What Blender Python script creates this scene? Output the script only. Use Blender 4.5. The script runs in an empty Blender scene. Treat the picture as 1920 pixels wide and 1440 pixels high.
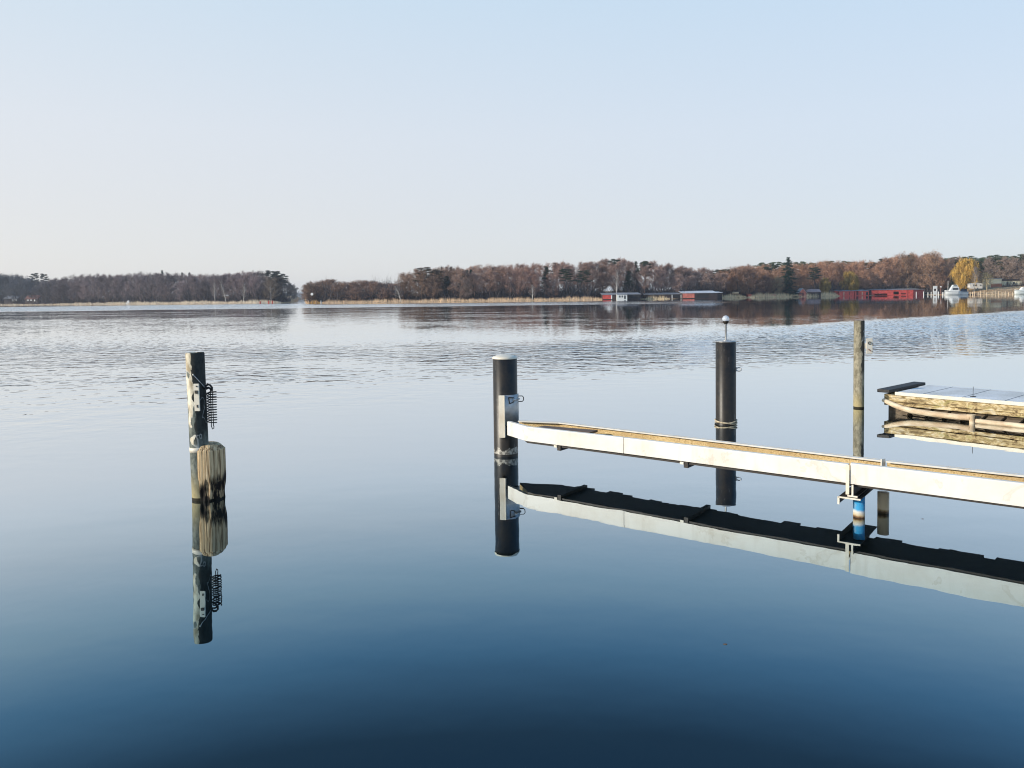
import bpy, math, random
import numpy as np
from mathutils import Matrix, Vector, Euler
R = math.radians
random.seed(7)
sc = bpy.context.scene
COL = sc.collection

# ------------------------------------------------------------------ camera
F, CX, CY, CAMH = 1440.0, 960.0, 720.0, 2.2
PITCH, ROLL, HOR = 2.3, 0.69, 555.5
SHIFT = -((CY - HOR) - F*math.tan(R(PITCH)))/1920.0
cam_d = bpy.data.cameras.new('camera'); cam = bpy.data.objects.new('camera', cam_d); COL.objects.link(cam)
cam_d.sensor_width = 36; cam_d.lens = F/1920*36; cam_d.shift_y = SHIFT
cam_d.clip_start = 0.05; cam_d.clip_end = 20000
CM = Matrix.Translation((0, 0, CAMH)) @ Matrix.Rotation(R(90-PITCH), 4, 'X') @ Matrix.Rotation(R(-ROLL), 4, 'Z')
cam.matrix_world = CM
sc.camera = cam

# ------------------------------------------------------------------ light
SUN_AZ, SUN_EL = -108.0, 18.5          # azimuth measured clockwise from +Y (the view direction)
world = bpy.data.worlds.new('World'); sc.world = world; world.use_nodes = True
wn, wl = world.node_tree.nodes, world.node_tree.links
wn.clear()
sky = wn.new('ShaderNodeTexSky'); sky.sky_type = 'NISHITA'; sky.sun_disc = False
sky.sun_elevation = R(SUN_EL); sky.sun_rotation = R(SUN_AZ)
sky.air_density = 1.0; sky.dust_density = .4; sky.ozone_density = 1.6; sky.altitude = 0
bg = wn.new('ShaderNodeBackground'); bg.inputs['Strength'].default_value = 0.13
wo = wn.new('ShaderNodeOutputWorld')
# thin milky veil over the clear sky: pale and slightly warm low down, blue higher up
tcw = wn.new('ShaderNodeTexCoord'); sxw = wn.new('ShaderNodeSeparateXYZ'); wl.new(tcw.outputs['Generated'], sxw.inputs[0])
crw = wn.new('ShaderNodeValToRGB'); wl.new(sxw.outputs[2], crw.inputs[0])
stops = [(0, (.86, .84, .845)), (.10, (.84, .845, .875)), (.20, (.825, .865, .93)), (.36, (.71, .845, .975)), (.43, (.42, .72, 1.0)), (.55, (.20, .50, .92)), (1, (.10, .26, .60))]
while len(crw.color_ramp.elements) < len(stops): crw.color_ramp.elements.new(.5)
for e_, (p_, c_) in zip(crw.color_ramp.elements, stops): e_.position = p_; e_.color = c_ + (1,)
lrw = wn.new('ShaderNodeMapRange'); wl.new(sxw.outputs[0], lrw.inputs[0]); lrw.inputs[1].default_value = -.7; lrw.inputs[2].default_value = .7
lcw = wn.new('ShaderNodeMixRGB'); wl.new(lrw.outputs[0], lcw.inputs[0]); lcw.inputs[1].default_value = (1.03, 1.01, .98, 1); lcw.inputs[2].default_value = (.85, .93, 1.0, 1)
mlw = wn.new('ShaderNodeMixRGB'); mlw.blend_type = 'MULTIPLY'; mlw.inputs[0].default_value = 1
wl.new(crw.outputs[0], mlw.inputs[1]); wl.new(lcw.outputs[0], mlw.inputs[2])
scw = wn.new('ShaderNodeVectorMath'); scw.operation = 'SCALE'; scw.inputs['Scale'].default_value = 1/.13
wl.new(mlw.outputs[0], scw.inputs[0])
mxw = wn.new('ShaderNodeMixRGB'); mxw.inputs[0].default_value = .85
wl.new(sky.outputs[0], mxw.inputs[1]); wl.new(scw.outputs[0], mxw.inputs[2])
wl.new(mxw.outputs[0], bg.inputs[0]); wl.new(bg.outputs[0], wo.inputs[0])
sun_d = bpy.data.lights.new('sun', 'SUN'); sun = bpy.data.objects.new('sun', sun_d); COL.objects.link(sun)
sun_d.energy = 4.6; sun_d.angle = R(0.5); sun_d.color = (1.0, 0.91, 0.78)
sd = Vector((math.sin(R(SUN_AZ))*math.cos(R(SUN_EL)), math.cos(R(SUN_AZ))*math.cos(R(SUN_EL)), math.sin(R(SUN_EL))))
sun.rotation_euler = sd.to_track_quat('Z', 'Y').to_euler()
sun.location = (-30, -10, 30)
sc.view_settings.view_transform = 'Standard'; sc.view_settings.look = 'None'
sc.view_settings.gamma = 1; sc.view_settings.exposure = 0.0
HAZE = 0.00017
sc.cycles.filter_width = 1.1; sc.cycles.max_bounces = 8; sc.cycles.volume_bounces = 0; sc.cycles.volume_step_rate = 4

# ------------------------------------------------------------------ pixel helpers (photo pixels -> points of the place)
M3 = CM.to_3x3()
def ray(px, py):
    return M3 @ Vector(((px-CX)/F, (CY-py)/F + SHIFT*1920/F, -1.0))
def atz(px, py, z=0.0):
    d = ray(px, py); t = (z-CAMH)/d.z
    return Vector((d.x*t, d.y*t, z))
def aty(px, py, Y):
    d = ray(px, py); t = Y/d.y
    return Vector((d.x*t, Y, CAMH+d.z*t))
def hgt(px, py, P):                      # height of the thing standing at P whose top shows at pixel py
    d = ray(px, py); t = math.hypot(P.x, P.y)/math.hypot(d.x, d.y)
    return CAMH + d.z*t
def hor(x): return HOR - (x-CX)*math.tan(R(ROLL))

# ------------------------------------------------------------------ material helpers
class NT:
    def __init__(s, name):
        s.m = bpy.data.materials.new(name); s.m.use_nodes = True
        s.n, s.l = s.m.node_tree.nodes, s.m.node_tree.links
        s.n.clear(); s.out = s.n.new('ShaderNodeOutputMaterial')
    def node(s, t, **kw):
        n = s.n.new(t)
        for k, v in kw.items(): setattr(n, k, v)
        return n
    def set(s, sock, v):
        if isinstance(v, bpy.types.NodeSocket): s.l.new(v, sock)
        elif v is not None: sock.default_value = v
    def math(s, op, a, b=None, c=None, clamp=False):
        n = s.node('ShaderNodeMath', operation=op); n.use_clamp = clamp
        s.set(n.inputs[0], a); s.set(n.inputs[1], b); s.set(n.inputs[2], c)
        return n.outputs[0]
    def mix(s, f, a, b, blend='MIX'):
        n = s.node('ShaderNodeMixRGB', blend_type=blend)
        s.set(n.inputs[0], f); s.set(n.inputs[1], c4(a)); s.set(n.inputs[2], c4(b))
        return n.outputs[0]
    def noise(s, vec, scale, detail=3, rough=.55, dist=0.0, dim='3D'):
        n = s.node('ShaderNodeTexNoise', noise_dimensions=dim); s.set(n.inputs['Vector'], vec)
        n.inputs['Scale'].default_value = scale; n.inputs['Detail'].default_value = detail
        n.inputs['Roughness'].default_value = rough; n.inputs['Distortion'].default_value = dist
        return n.outputs[0]
    def ramp(s, f, stops, interp='LINEAR'):
        n = s.node('ShaderNodeValToRGB'); cr = n.color_ramp; cr.interpolation = interp
        while len(cr.elements) < len(stops): cr.elements.new(0.5)
        for e, (p, c) in zip(cr.elements, stops): e.position = p; e.color = c4(c)
        s.set(n.inputs[0], f); return n.outputs[0]
    def coord(s, scale=(1, 1, 1), kind='Object', loc=(0, 0, 0)):
        tc = s.node('ShaderNodeTexCoord'); mp = s.node('ShaderNodeMapping')
        mp.inputs['Scale'].default_value = scale; mp.inputs['Location'].default_value = loc
        s.l.new(tc.outputs[kind], mp.inputs[0]); return mp.outputs[0]
    def sep(s, v):
        n = s.node('ShaderNodeSeparateXYZ'); s.l.new(v, n.inputs[0]); return n.outputs
    def bsdf(s, color, rough=.6, metal=0.0, bump=None, bstr=.3, bdist=.01, spec=None):
        b = s.node('ShaderNodeBsdfPrincipled'); s.set(b.inputs['Base Color'], c4(color))
        s.set(b.inputs['Roughness'], rough); s.set(b.inputs['Metallic'], metal)
        if spec is not None: b.inputs['Specular IOR Level'].default_value = spec
        if bump is not None:
            bn = s.node('ShaderNodeBump'); bn.inputs['Strength'].default_value = bstr
            bn.inputs['Distance'].default_value = bdist
            s.l.new(bump, bn.inputs['Height']); s.l.new(bn.outputs[0], b.inputs['Normal'])
        s.l.new(b.outputs[0], s.out.inputs[0]); return b
def c4(c):
    if isinstance(c, (tuple, list)): return tuple(c) if len(c) == 4 else tuple(c)+(1,)
    if isinstance(c, (int, float)): return (c, c, c, 1)
    return c

def mat_plain(name, col, rough=.6, var=.25, scale=3.0, metal=0.0, col2=None, bstr=.2, stretch=(1, 1, 1)):
    t = NT(name); v = t.coord(stretch)
    n = t.noise(v, scale, 5, .6)
    c2 = col2 or tuple(c*(1-var) for c in col)
    c = t.mix(t.ramp(n, [(.38, 0), (.62, 1)]), c2, col)
    t.bsdf(c, rough, metal, t.noise(v, scale*8, 4), bstr, .004)
    return t.m

MAT = {}
# black plastic pile: warm grime, white lime near the water, thin drips
def mat_pile(name, lime_top, seedz):
    t = NT(name); v = t.coord(); x, y, z = t.sep(v)
    n1 = t.noise(v, 9, 5, .65); n2 = t.noise(t.coord((30, 30, 1.3), loc=(seedz, 0, 0)), 1, 4, .6)
    base = t.mix(t.ramp(n1, [(.35, 0), (.7, 1)]), (.010, .009, .008), (.030, .022, .014))
    drip = t.math('MULTIPLY', t.ramp(n2, [(.63, 0), (.67, 1)]), t.ramp(t.noise(v, 14, 4), [(.5, 0), (.62, 1)]))
    base = t.mix(t.math('MULTIPLY', drip, .55), base, (.32, .30, .27))
    ln = t.noise(t.coord((9, 9, 5), loc=(0, seedz, 0)), 1, 4, .6)
    zz = t.math('ADD', z, t.math('MULTIPLY', t.math('SUBTRACT', ln, .5), -lime_top*2.6))
    lime = t.math('MULTIPLY', t.math('LESS_THAN', zz, lime_top), t.math('GREATER_THAN', z, .035))
    lime = t.math('MULTIPLY', lime, t.ramp(t.noise(v, 26, 4), [(.38, .15), (.6, 1)]))
    base = t.mix(t.math('MULTIPLY', lime, .8), base, (.50, .46, .38))
    rough = t.math('ADD', .30, t.math('MULTIPLY', n1, .22))
    t.bsdf(base, rough, 0, n1, .25, .004, .36)
    return t.m
# peeling grey-green and cream steel pipe
def mat_pipe(name, cream_from, greens=((.19, .20, .165), (.06, .07, .06))):
    t = NT(name); v = t.coord((1, 1, .55), loc=(3, 1, 0)); x, y, z = t.sep(t.coord())
    big = t.noise(v, 5.5, 3, .5, .8)
    c = t.mix(t.ramp(t.noise(v, 17, 5, .7), [(.4, 0), (.62, 1)]), greens[1], greens[0])
    zz = t.math('ADD', z, t.math('MULTIPLY', t.math('SUBTRACT', big, .5), 2.2))
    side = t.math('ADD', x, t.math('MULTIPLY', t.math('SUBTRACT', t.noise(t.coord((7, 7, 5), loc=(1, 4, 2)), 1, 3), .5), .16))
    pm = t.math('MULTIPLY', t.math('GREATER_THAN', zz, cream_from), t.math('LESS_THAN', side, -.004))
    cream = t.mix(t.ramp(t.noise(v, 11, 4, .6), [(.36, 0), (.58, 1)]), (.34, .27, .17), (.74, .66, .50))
    shade_side = t.math('MULTIPLY', t.ramp(t.math('ADD', z, t.math('MULTIPLY', big, .4)), [(.85, 0), (1.0, 1)]), t.math('GREATER_THAN', side, -.004))  # shade of the upper right half painted near black, opposite the cream paint
    c = t.mix(t.math('MULTIPLY', shade_side, .85), c, (.018, .018, .017))
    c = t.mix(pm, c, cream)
    edge = t.ramp(t.math('ABSOLUTE', t.math('SUBTRACT', zz, cream_from)), [(0, 1), (.035, 0)])
    c = t.mix(t.math('MULTIPLY', edge, .45), c, (.66, .64, .58))
    algae = t.ramp(t.math('ADD', z, t.math('MULTIPLY', big, .12)), [(.08, 1), (.42, 0)])
    c = t.mix(t.math('MULTIPLY', algae, .75), c, (.40, .32, .15))
    wet = t.math('LESS_THAN', z, .03)
    c = t.mix(wet, c, (.03, .025, .015))
    t.bsdf(c, .75, .0, t.noise(v, 40, 4), .3, .003, .15)
    return t.m
def mat_stump():
    t = NT('weathered_stump_wood'); v = t.coord((44, 44, 2.4)); o = t.coord(); x, y, z = t.sep(o)
    g = t.noise(v, 1, 6, .65, .35); g2 = t.noise(t.coord((14, 14, .9), loc=(1, 2, 0)), 1, 5, .7)
    c = t.ramp(g, [(.33, (.03, .018, .01)), (.41, (.22, .14, .07)), (.52, (.54, .39, .215)), (.70, (.74, .58, .36))])
    c = t.mix(t.math('MULTIPLY', t.ramp(g2, [(.38, 1), (.46, 0)]), .75), c, (.07, .045, .025))
    lim = t.math('ADD', t.math('ADD', .03, t.math('MULTIPLY', x, .55)), t.math('MULTIPLY', t.noise(t.coord((22, 22, 1.4), loc=(2, 5, 0)), 1, 5, .7), .44))
    rot = t.ramp(t.math('SUBTRACT', lim, z), [(.01, 0), (.035, .55), (.08, 1)])
    keep = t.ramp(t.noise(t.coord((18, 18, 5)), 1, 4), [(.52, 0), (.66, .9)])
    rot = t.math('MULTIPLY', rot, t.math('SUBTRACT', 1, keep))
    c = t.mix(rot, c, (.012, .009, .007))
    c = t.mix(t.math('LESS_THAN', z, .02), c, (.01, .009, .007))
    t.bsdf(c, .8, 0, g, .9, .012, .2)
    return t.m
def mat_cream(name, c1=(.73, .69, .61), c2=(.66, .60, .50), patch=True):
    t = NT(name); v = t.coord((1, 1, 1)); n = t.noise(v, 2.4, 6, .62, .5)
    c = t.mix(t.ramp(n, [(.36, .8), (.55, 0)]), c1, c2)
    st = t.noise(t.coord((9, 9, 1)), 1, 4); c = t.mix(t.ramp(st, [(.55, 0), (.75, .3)]), c, (.45, .38, .28))
    if patch:
        p = t.noise(t.coord((1.5, 1.5, 2), loc=(4, 0, 1)), 1.3, 5, .6, .9)
        m = t.math('MULTIPLY', t.ramp(p, [(.60, 0), (.615, 1), (.64, .5), (.675, 0)]), .3)
        c = t.mix(m, c, (.42, .34, .23))
    t.bsdf(c, .5, 0, t.noise(v, 30, 4), .15, .002)
    return t.m
def mat_rough_tan():
    t = NT('rusty_tan_steel'); v = t.coord()
    s = t.noise(v, 70, 5, .75); b = t.noise(v, 3, 4)
    c = t.ramp(s, [(.36, (.22, .14, .06)), (.46, (.60, .44, .21)), (.6, (.78, .60, .33))])
    c = t.mix(t.ramp(b, [(.4, .5), (.65, 0)]), c, (.36, .24, .12))
    t.bsdf(c, .85, 0, s, .6, .006, .2); return t.m
def mat_dock_wood():
    t = NT('peeling_yellow_wood'); v = t.coord((1, 1, 1)); g = t.noise(t.coord((1.2, 1.2, 22)), 1, 6, .65, .6)
    pat = t.noise(t.coord((5, 5, 9)), 1, 6, .7, 1.0)
    c = t.ramp(pat, [(.36, (.07, .045, .02)), (.45, (.28, .20, .10)), (.52, (.52, .40, .20)), (.62, (.66, .57, .40))])
    c = t.mix(t.ramp(g, [(.36, .75), (.5, 0)]), c, (.14, .10, .05))
    grn = t.noise(t.coord((4, 4, 5), loc=(8, 2, 0)), 1, 3); c = t.mix(t.ramp(grn, [(.58, 0), (.68, .5)]), c, (.30, .27, .09))
    t.bsdf(c, .8, 0, g, .5, .01, .2); return t.m
def mat_deck():
    t = NT('white_grip_deck'); v = t.coord()
    w = t.node('ShaderNodeTexVoronoi'); t.l.new(v, w.inputs['Vector']); w.inputs['Scale'].default_value = 34
    dots = t.ramp(w.outputs['Distance'], [(.22, 1), (.40, 0)])
    n = t.noise(v, 1.6, 5, .6); c = t.mix(t.ramp(n, [(.4, 0), (.65, 1)]), (.62, .60, .55), (.80, .78, .74))
    c = t.mix(t.math('MULTIPLY', dots, .35), c, (.30, .28, .25))
    t.bsdf(c, .85, 0, dots, .4, .004, .1); return t.m

MAT['pile'] = mat_pile('black_plastic_grime', .10, 0.0)
MAT['pile2'] = mat_pile('black_plastic_grime_lamp_pile', .035, 5.0)
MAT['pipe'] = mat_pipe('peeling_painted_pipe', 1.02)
MAT['pipe3'] = mat_pipe('olive_painted_pipe', 1.60, ((.34, .30, .21), (.15, .13, .085)))
MAT['stump'] = mat_stump()
MAT['cream'] = mat_cream('cream_painted_steel')
MAT['cream2'] = mat_cream('cream_painted_plate', (.74, .67, .54), (.60, .50, .36), False)
MAT['galv'] = mat_plain('galvanised_steel', (.50, .49, .47), .42, .35, 9, .55)
MAT['lid'] = mat_plain('cream_plastic_lid', (.74, .66, .52), .5, .12, 6)
MAT['tan'] = mat_rough_tan()
MAT['dark'] = mat_plain('dark_painted_steel', (.028, .020, .013), .6, .4, 12)
MAT['board'] = mat_plain('wet_brown_board', (.16, .09, .05), .7, .5, 5, stretch=(1, 6, 1))
MAT['wire'] = mat_plain('black_spring_wire', (.02, .018, .017), .45, .3, 20, .3)
MAT['rope'] = mat_plain('frayed_black_rope', (.025, .022, .02), .9, .3, 40)
MAT['blue'] = None
MAT['dockwood'] = mat_dock_wood(); MAT['deck'] = mat_deck()
MAT['plank'] = mat_plain('dark_wet_plank', (.20, .15, .10), .8, .65, 6, stretch=(1, 5, 1))
MAT['rubber'] = mat_plain('black_rubber', (.022, .020, .018), .65, .3, 12)
MAT['foam'] = mat_plain('cream_weathered_log', (.72, .60, .42), .75, .35, 4, col2=(.50, .36, .22), stretch=(1, 1, 3))
def mat_banded_pipe(name, top, bands):
    t = NT(name); o = t.coord(); x, y, z = t.sep(o)
    zz = t.math('ADD', z, t.math('MULTIPLY', t.math('SUBTRACT', t.noise(t.coord((12, 12, 3)), 1, 4), .5), .035))
    c = t.ramp(t.math('MULTIPLY', zz, 2.0), bands)
    c = t.mix(t.ramp(t.noise(o, 30, 4), [(.5, 0), (.75, .35)]), c, (.55, .50, .42))
    t.bsdf(c, .4, 0); return t.m
MAT['blue'] = mat_banded_pipe('blue_painted_pipe', 0, [(0, (.03, .02, .012)), (.03, (.20, .10, .04)), (.06, (.55, .44, .26)), (.12, (.66, .64, .58)), (.17, (.06, .34, .62)), (.42, (.03, .30, .62)), (.48, (.30, .22, .16))])
MAT['creampipe'] = mat_banded_pipe('cream_stained_pipe', 0, [(0, (.03, .02, .012)), (.05, (.12, .075, .035)), (.075, (.36, .25, .12)), (.10, (.58, .47, .30)), (.5, (.56, .48, .34))])

def mat_glass():
    t = NT('clear_lamp_glass'); b = t.bsdf((.9, .92, .95), .08); b.inputs['Transmission Weight'].default_value = .55
    b.inputs['IOR'].default_value = 1.4; return t.m
MAT['glass'] = mat_glass()

# ------------------------------------------------------------------ mesh helpers
class MB:
    def __init__(s): s.v, s.f, s.sm = [], [], []
    def add(s, vs, fs, smooth=False):
        o = len(s.v); s.v += [tuple(v) for v in vs]; s.f += [tuple(i+o for i in f) for f in fs]; s.sm += [smooth]*len(fs)
        return s
    def box(s, c, size, rz=0.0, M=None):
        x, y, z = [q/2 for q in size]
        vs = [Vector(p) for p in ((-x,-y,-z),(x,-y,-z),(x,y,-z),(-x,y,-z),(-x,-y,z),(x,-y,z),(x,y,z),(-x,y,z))]
        T = Matrix.Translation(c) @ (M if M is not None else Matrix.Rotation(rz, 4, 'Z'))
        return s.add([T @ v for v in vs], [(3,2,1,0),(4,5,6,7),(0,1,5,4),(1,2,6,5),(2,3,7,6),(3,0,4,7)])
    def prism(s, poly, z0, z1):          # poly: list of xy, counter-clockwise
        n = len(poly); vs = [(p[0], p[1], z0) for p in poly] + [(p[0], p[1], z1) for p in poly]
        fs = [tuple(range(n))[::-1], tuple(range(n, 2*n))] + [(i, (i+1) % n, n+(i+1) % n, n+i) for i in range(n)]
        return s.add(vs, fs)
    def tube(s, pts, rad, n=12, cap=True, smooth=True, closed=False):
        pts = [Vector(p) for p in pts]; m = len(pts)
        if not isinstance(rad, (list, tuple)): rad = [rad]*m
        up = Vector((0, 0, 1)); vs, fs = [], []; prev = None
        for i, p in enumerate(pts):
            a, b = (pts[(i-1) % m], pts[(i+1) % m]) if closed else (pts[max(i-1, 0)], pts[min(i+1, m-1)])
            t = (b-a).normalized()
            if prev is None:
                q = Vector((1, 0, 0)) if abs(t.z) > .9 else up
                nx = t.cross(q).normalized()
            else:
                nx = (prev - t*prev.dot(t)).normalized()
            prev = nx; ny = t.cross(nx)
            for k in range(n):
                a_ = 2*math.pi*k/n; vs.append(p + (nx*math.cos(a_)+ny*math.sin(a_))*rad[i])
        for i in range(m if closed else m-1):
            for k in range(n):
                j = (i+1) % m; fs.append((i*n+k, i*n+(k+1) % n, j*n+(k+1) % n, j*n+k))
        s.add(vs, fs, smooth)
        if cap and not closed:
            s.add(vs[:n], [tuple(range(n))[::-1]]); s.add(vs[-n:], [tuple(range(n))])
        return s
    def lathe(s, prof, n=48, c=(0, 0, 0), smooth=True):  # prof: list of (r, z)
        vs, fs = [], []
        for r, z in prof:
            for k in range(n):
                a = 2*math.pi*k/n; vs.append((c[0]+r*math.cos(a), c[1]+r*math.sin(a), c[2]+z))
        for i in range(len(prof)-1):
            for k in range(n): fs.append((i*n+k, i*n+(k+1) % n, (i+1)*n+(k+1) % n, (i+1)*n+k))
        return s.add(vs, fs, smooth)
    def sphere(s, c, r, n=20, sq=1.0):
        prof = [(max(r*math.sin(math.pi*i/12), 1e-4), -r*sq*math.cos(math.pi*i/12)) for i in range(13)]
        return s.lathe(prof, n, c)
    def build(s, name, mat, parent=None, bevel=0.0, loc=None):
        me = bpy.data.meshes.new(name); me.from_pydata(s.v, [], s.f)
        me.polygons.foreach_set('use_smooth', s.sm); me.materials.append(mat)
        o = bpy.data.objects.new(name, me); COL.objects.link(o)
        if parent is not None: o.parent = parent
        if loc is not None: o.location = loc
        if bevel:
            b = o.modifiers.new('bevel', 'BEVEL'); b.width = bevel; b.segments = 2; b.limit_method = 'ANGLE'
        me.update(); return o
def tag(o, label=None, cat=None, group=None, kind=None):
    if label: o['label'] = label
    if cat: o['category'] = cat
    if group: o['group'] = group
    if kind: o['kind'] = kind
    return o
def empty(name, loc, rz=0.0, label=None, cat=None, group=None, M=None):
    e = bpy.data.objects.new(name, None); COL.objects.link(e); e.empty_display_size = .2
    e.location = loc; e.rotation_euler = (0, 0, rz)
    if M is not None: e.matrix_world = M
    return tag(e, label, cat, group)

# ------------------------------------------------------------------ water
def mat_water():
    t = NT('lake_water')
    g = t.node('ShaderNodeNewGeometry'); X, Y, Z = t.sep(g.outputs['Position'])
    pos = g.outputs['Position']
    def mp(sx, sy, off=(0, 0)):
        m = t.node('ShaderNodeMapping'); m.inputs['Scale'].default_value = (sx, sy, 1)
        m.inputs['Location'].default_value = (off[0], off[1], 0); m.inputs['Rotation'].default_value = (0, 0, R(9))
        t.l.new(pos, m.inputs[0]); return m.outputs[0]
    wob = t.noise(mp(.05, .05), 1, 3); wobs = t.math('SUBTRACT', wob, .5)
    wob2 = t.noise(mp(.012, .05, (7, 3)), 1, 4, .65)
    def step(val, a, b):
        n = t.node('ShaderNodeMapRange', interpolation_type='SMOOTHSTEP')
        t.set(n.inputs[0], val); n.inputs[1].default_value = a; n.inputs[2].default_value = b; return n.outputs[0]
    # the breeze line: calm water by the jetty, ripples beyond it
    Xc = t.math('MINIMUM', X, 20.0)
    line = t.math('ADD', 21.0, t.math('ADD', t.math('MULTIPLY', Xc, .906), t.math('MULTIPLY', t.math('MULTIPLY', Xc, Xc), -.0216)))
    line = t.math('ADD', line, t.math('MULTIPLY', t.math('MAXIMUM', t.math('SUBTRACT', X, 20.0), 0), .25))
    d1 = t.math('ADD', t.math('SUBTRACT', Y, line), t.math('MULTIPLY', wobs, 9.0))
    rip = step(d1, -7.0, 9.0)
    # the second line: blue wavelets before it, quieter water behind it on the right
    d2 = t.math('SUBTRACT', Y, t.math('ADD', 34.0, t.math('MULTIPLY', X, .87)))
    d2 = t.math('ADD', d2, t.math('MULTIPLY', wobs, 5.0))
    quiet = t.math('MULTIPLY', step(d2, 0, 3), step(X, -8, 22))
    # streaks of wind far out, calm under the shore
    far = step(t.math('ADD', Y, t.math('MULTIPLY', wobs, 30)), 172, 195)
    farL = t.math('MULTIPLY', far, t.math('SUBTRACT', 1, step(X, 0, 75)))
    lee = step(t.math('SUBTRACT', Y, t.math('MULTIPLY', step(X, -60, -110), 85)), 262, 285)
    streak = t.ramp(wob2, [(.40, .35), (.62, 1.25)])
    grp = t.math('ADD', t.math('MULTIPLY', t.noise(mp(.11, .13, (2, 9)), 1, 4, .7, .6), 2.6), -.75, clamp=True)
    grp = t.math('ADD', .30, t.math('MULTIPLY', grp, 1.7))
    A = t.math('MULTIPLY', rip, t.math('MULTIPLY', streak, grp))
    mid = t.math('MULTIPLY', t.math('SUBTRACT', 1, step(d2, -3, 2)), step(X, -6, 8))
    blue = t.math('MULTIPLY', t.math('ADD', 2.8, t.math('MULTIPLY', step(X, 6, 36), 8.5)), rip)
    A = t.math('ADD', t.math('MULTIPLY', A, t.math('SUBTRACT', 1, mid)), t.math('MULTIPLY', t.math('MULTIPLY', blue, t.math('ADD', .6, t.math('MULTIPLY', grp, .3))), mid))
    nomid = t.math('SUBTRACT', 1, t.math('MULTIPLY', mid, .8))
    A = t.math('MULTIPLY', A, t.math('SUBTRACT', 1, t.math('MULTIPLY', quiet, .80)))
    A = t.math('MULTIPLY', A, t.math('SUBTRACT', 1, t.math('MULTIPLY', step(Y, 30, 55), .62)))
    A = t.math('MULTIPLY', A, t.math('SUBTRACT', 1, t.math('MULTIPLY', step(Y, 70, 110), .35)))
    A = t.math('ADD', A, t.math('MULTIPLY', farL, t.math('SUBTRACT', 3.0, t.math('MULTIPLY', step(X, -110, -40), 1.5))))
    A = t.math('MULTIPLY', A, t.math('SUBTRACT', 1, t.math('MULTIPLY', lee, .985)))
    t.A = A
    def grad(sx, sy, off, detail, amp, e):
        hs_ = []
        for dx, dy in ((0, 0), (e, 0), (0, e)):
            va = t.node('ShaderNodeVectorMath', operation='ADD'); t.l.new(pos, va.inputs[0]); va.inputs[1].default_value = (dx, dy, 0)
            m = t.node('ShaderNodeMapping'); m.inputs['Scale'].default_value = (sx, sy, 1)
            m.inputs['Location'].default_value = (off, off*.7, 0); m.inputs['Rotation'].default_value = (0, 0, R(off*3))
            t.l.new(va.outputs[0], m.inputs[0]); hs_.append(t.noise(m.outputs[0], 1, detail, .5, 0, '2D'))
        k = amp/e
        return (t.math('MULTIPLY', t.math('SUBTRACT', hs_[0], hs_[1]), k), t.math('MULTIPLY', t.math('SUBTRACT', hs_[0], hs_[2]), k))
    g1 = grad(1.25, 1.5, 1.0, 2, .047, .02)      # ripples about 0.6 m long
    g2 = grad(3.4, 4.2, -2.0, 1, .010, .01)     # finer wavelets
    g5 = grad(.16, .26, -1.0, 4, .22, .10)     # long low undulations seen as streaks far out
    nearf = step(Y, 38, 62); g5 = tuple(t.math('MULTIPLY', t.math('MULTIPLY', q_, nearf), nomid) for q_ in g5)
    g3 = grad(.9, 1.5, 3.0, 1, .0017, .02)      # the faint swell of the calm water
    g4 = grad(5.0, 6.0, 2.0, 1, .00025, .01)
    sx = t.math('ADD', t.math('MULTIPLY', t.math('ADD', t.math('ADD', g1[0], g2[0]), g5[0]), A), t.math('ADD', g3[0], g4[0]))
    wy = t.math('MULTIPLY', t.math('ADD', t.math('ADD', g1[1], g2[1]), g5[1]), A)
    # far out only the faces of the wavelets turned to this shore are seen, the backs lie hidden
    hid = t.math('MULTIPLY', step(Y, 24, 50), .85)
    wy = t.math('SUBTRACT', t.math('MULTIPLY', wy, t.math('SUBTRACT', 1, hid)), t.math('MULTIPLY', t.math('ABSOLUTE', wy), hid))
    sy = t.math('ADD', wy, t.math('ADD', g3[1], g4[1]))
    cb = t.node('ShaderNodeCombineXYZ'); t.l.new(sx, cb.inputs[0]); t.l.new(sy, cb.inputs[1]); cb.inputs[2].default_value = 1
    nm = t.node('ShaderNodeVectorMath', operation='NORMALIZE'); t.l.new(cb.outputs[0], nm.inputs[0]); N = nm.outputs[0]
    lw = t.node('ShaderNodeLayerWeight'); lw.inputs['Blend'].default_value = .5; t.l.new(N, lw.inputs['Normal'])
    fac = t.math('SUBTRACT', 1, lw.outputs['Facing'])     # cosine of the angle of view
    refl = t.ramp(fac, [(0, .98), (.05, .96), (.10, .92), (.23, .73), (.29, .55), (.35, .41), (.43, .23), (.50, .09), (1, .03)])
    tint = t.ramp(fac, [(0, (1, 1, 1)), (.20, (.94, .98, 1)), (.28, (.86, .95, 1)), (.35, (.62, .86, 1)), (.42, (.47, .76, .98)), (.52, (.44, .64, .78))])
    gl = t.node('ShaderNodeBsdfGlossy'); gl.inputs['Roughness'].default_value = 0.0
    t.l.new(N, gl.inputs['Normal']); t.l.new(tint, gl.inputs['Color'])
    df = t.node('ShaderNodeBsdfDiffuse'); df.inputs['Color'].default_value = (.004, .0065, .006, 1)
    mx = t.node('ShaderNodeMixShader'); t.l.new(refl, mx.inputs[0]); t.l.new(df.outputs[0], mx.inputs[1]); t.l.new(gl.outputs[0], mx.inputs[2])
    t.l.new(mx.outputs[0], t.out.inputs[0])
    return t.m
mb = MB(); mb.add([(-5000, -300, 0), (5000, -300, 0), (5000, 6500, 0), (-5000, 6500, 0)], [(0, 1, 2, 3)])
tag(mb.build('water', mat_water()), kind='structure')

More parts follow.
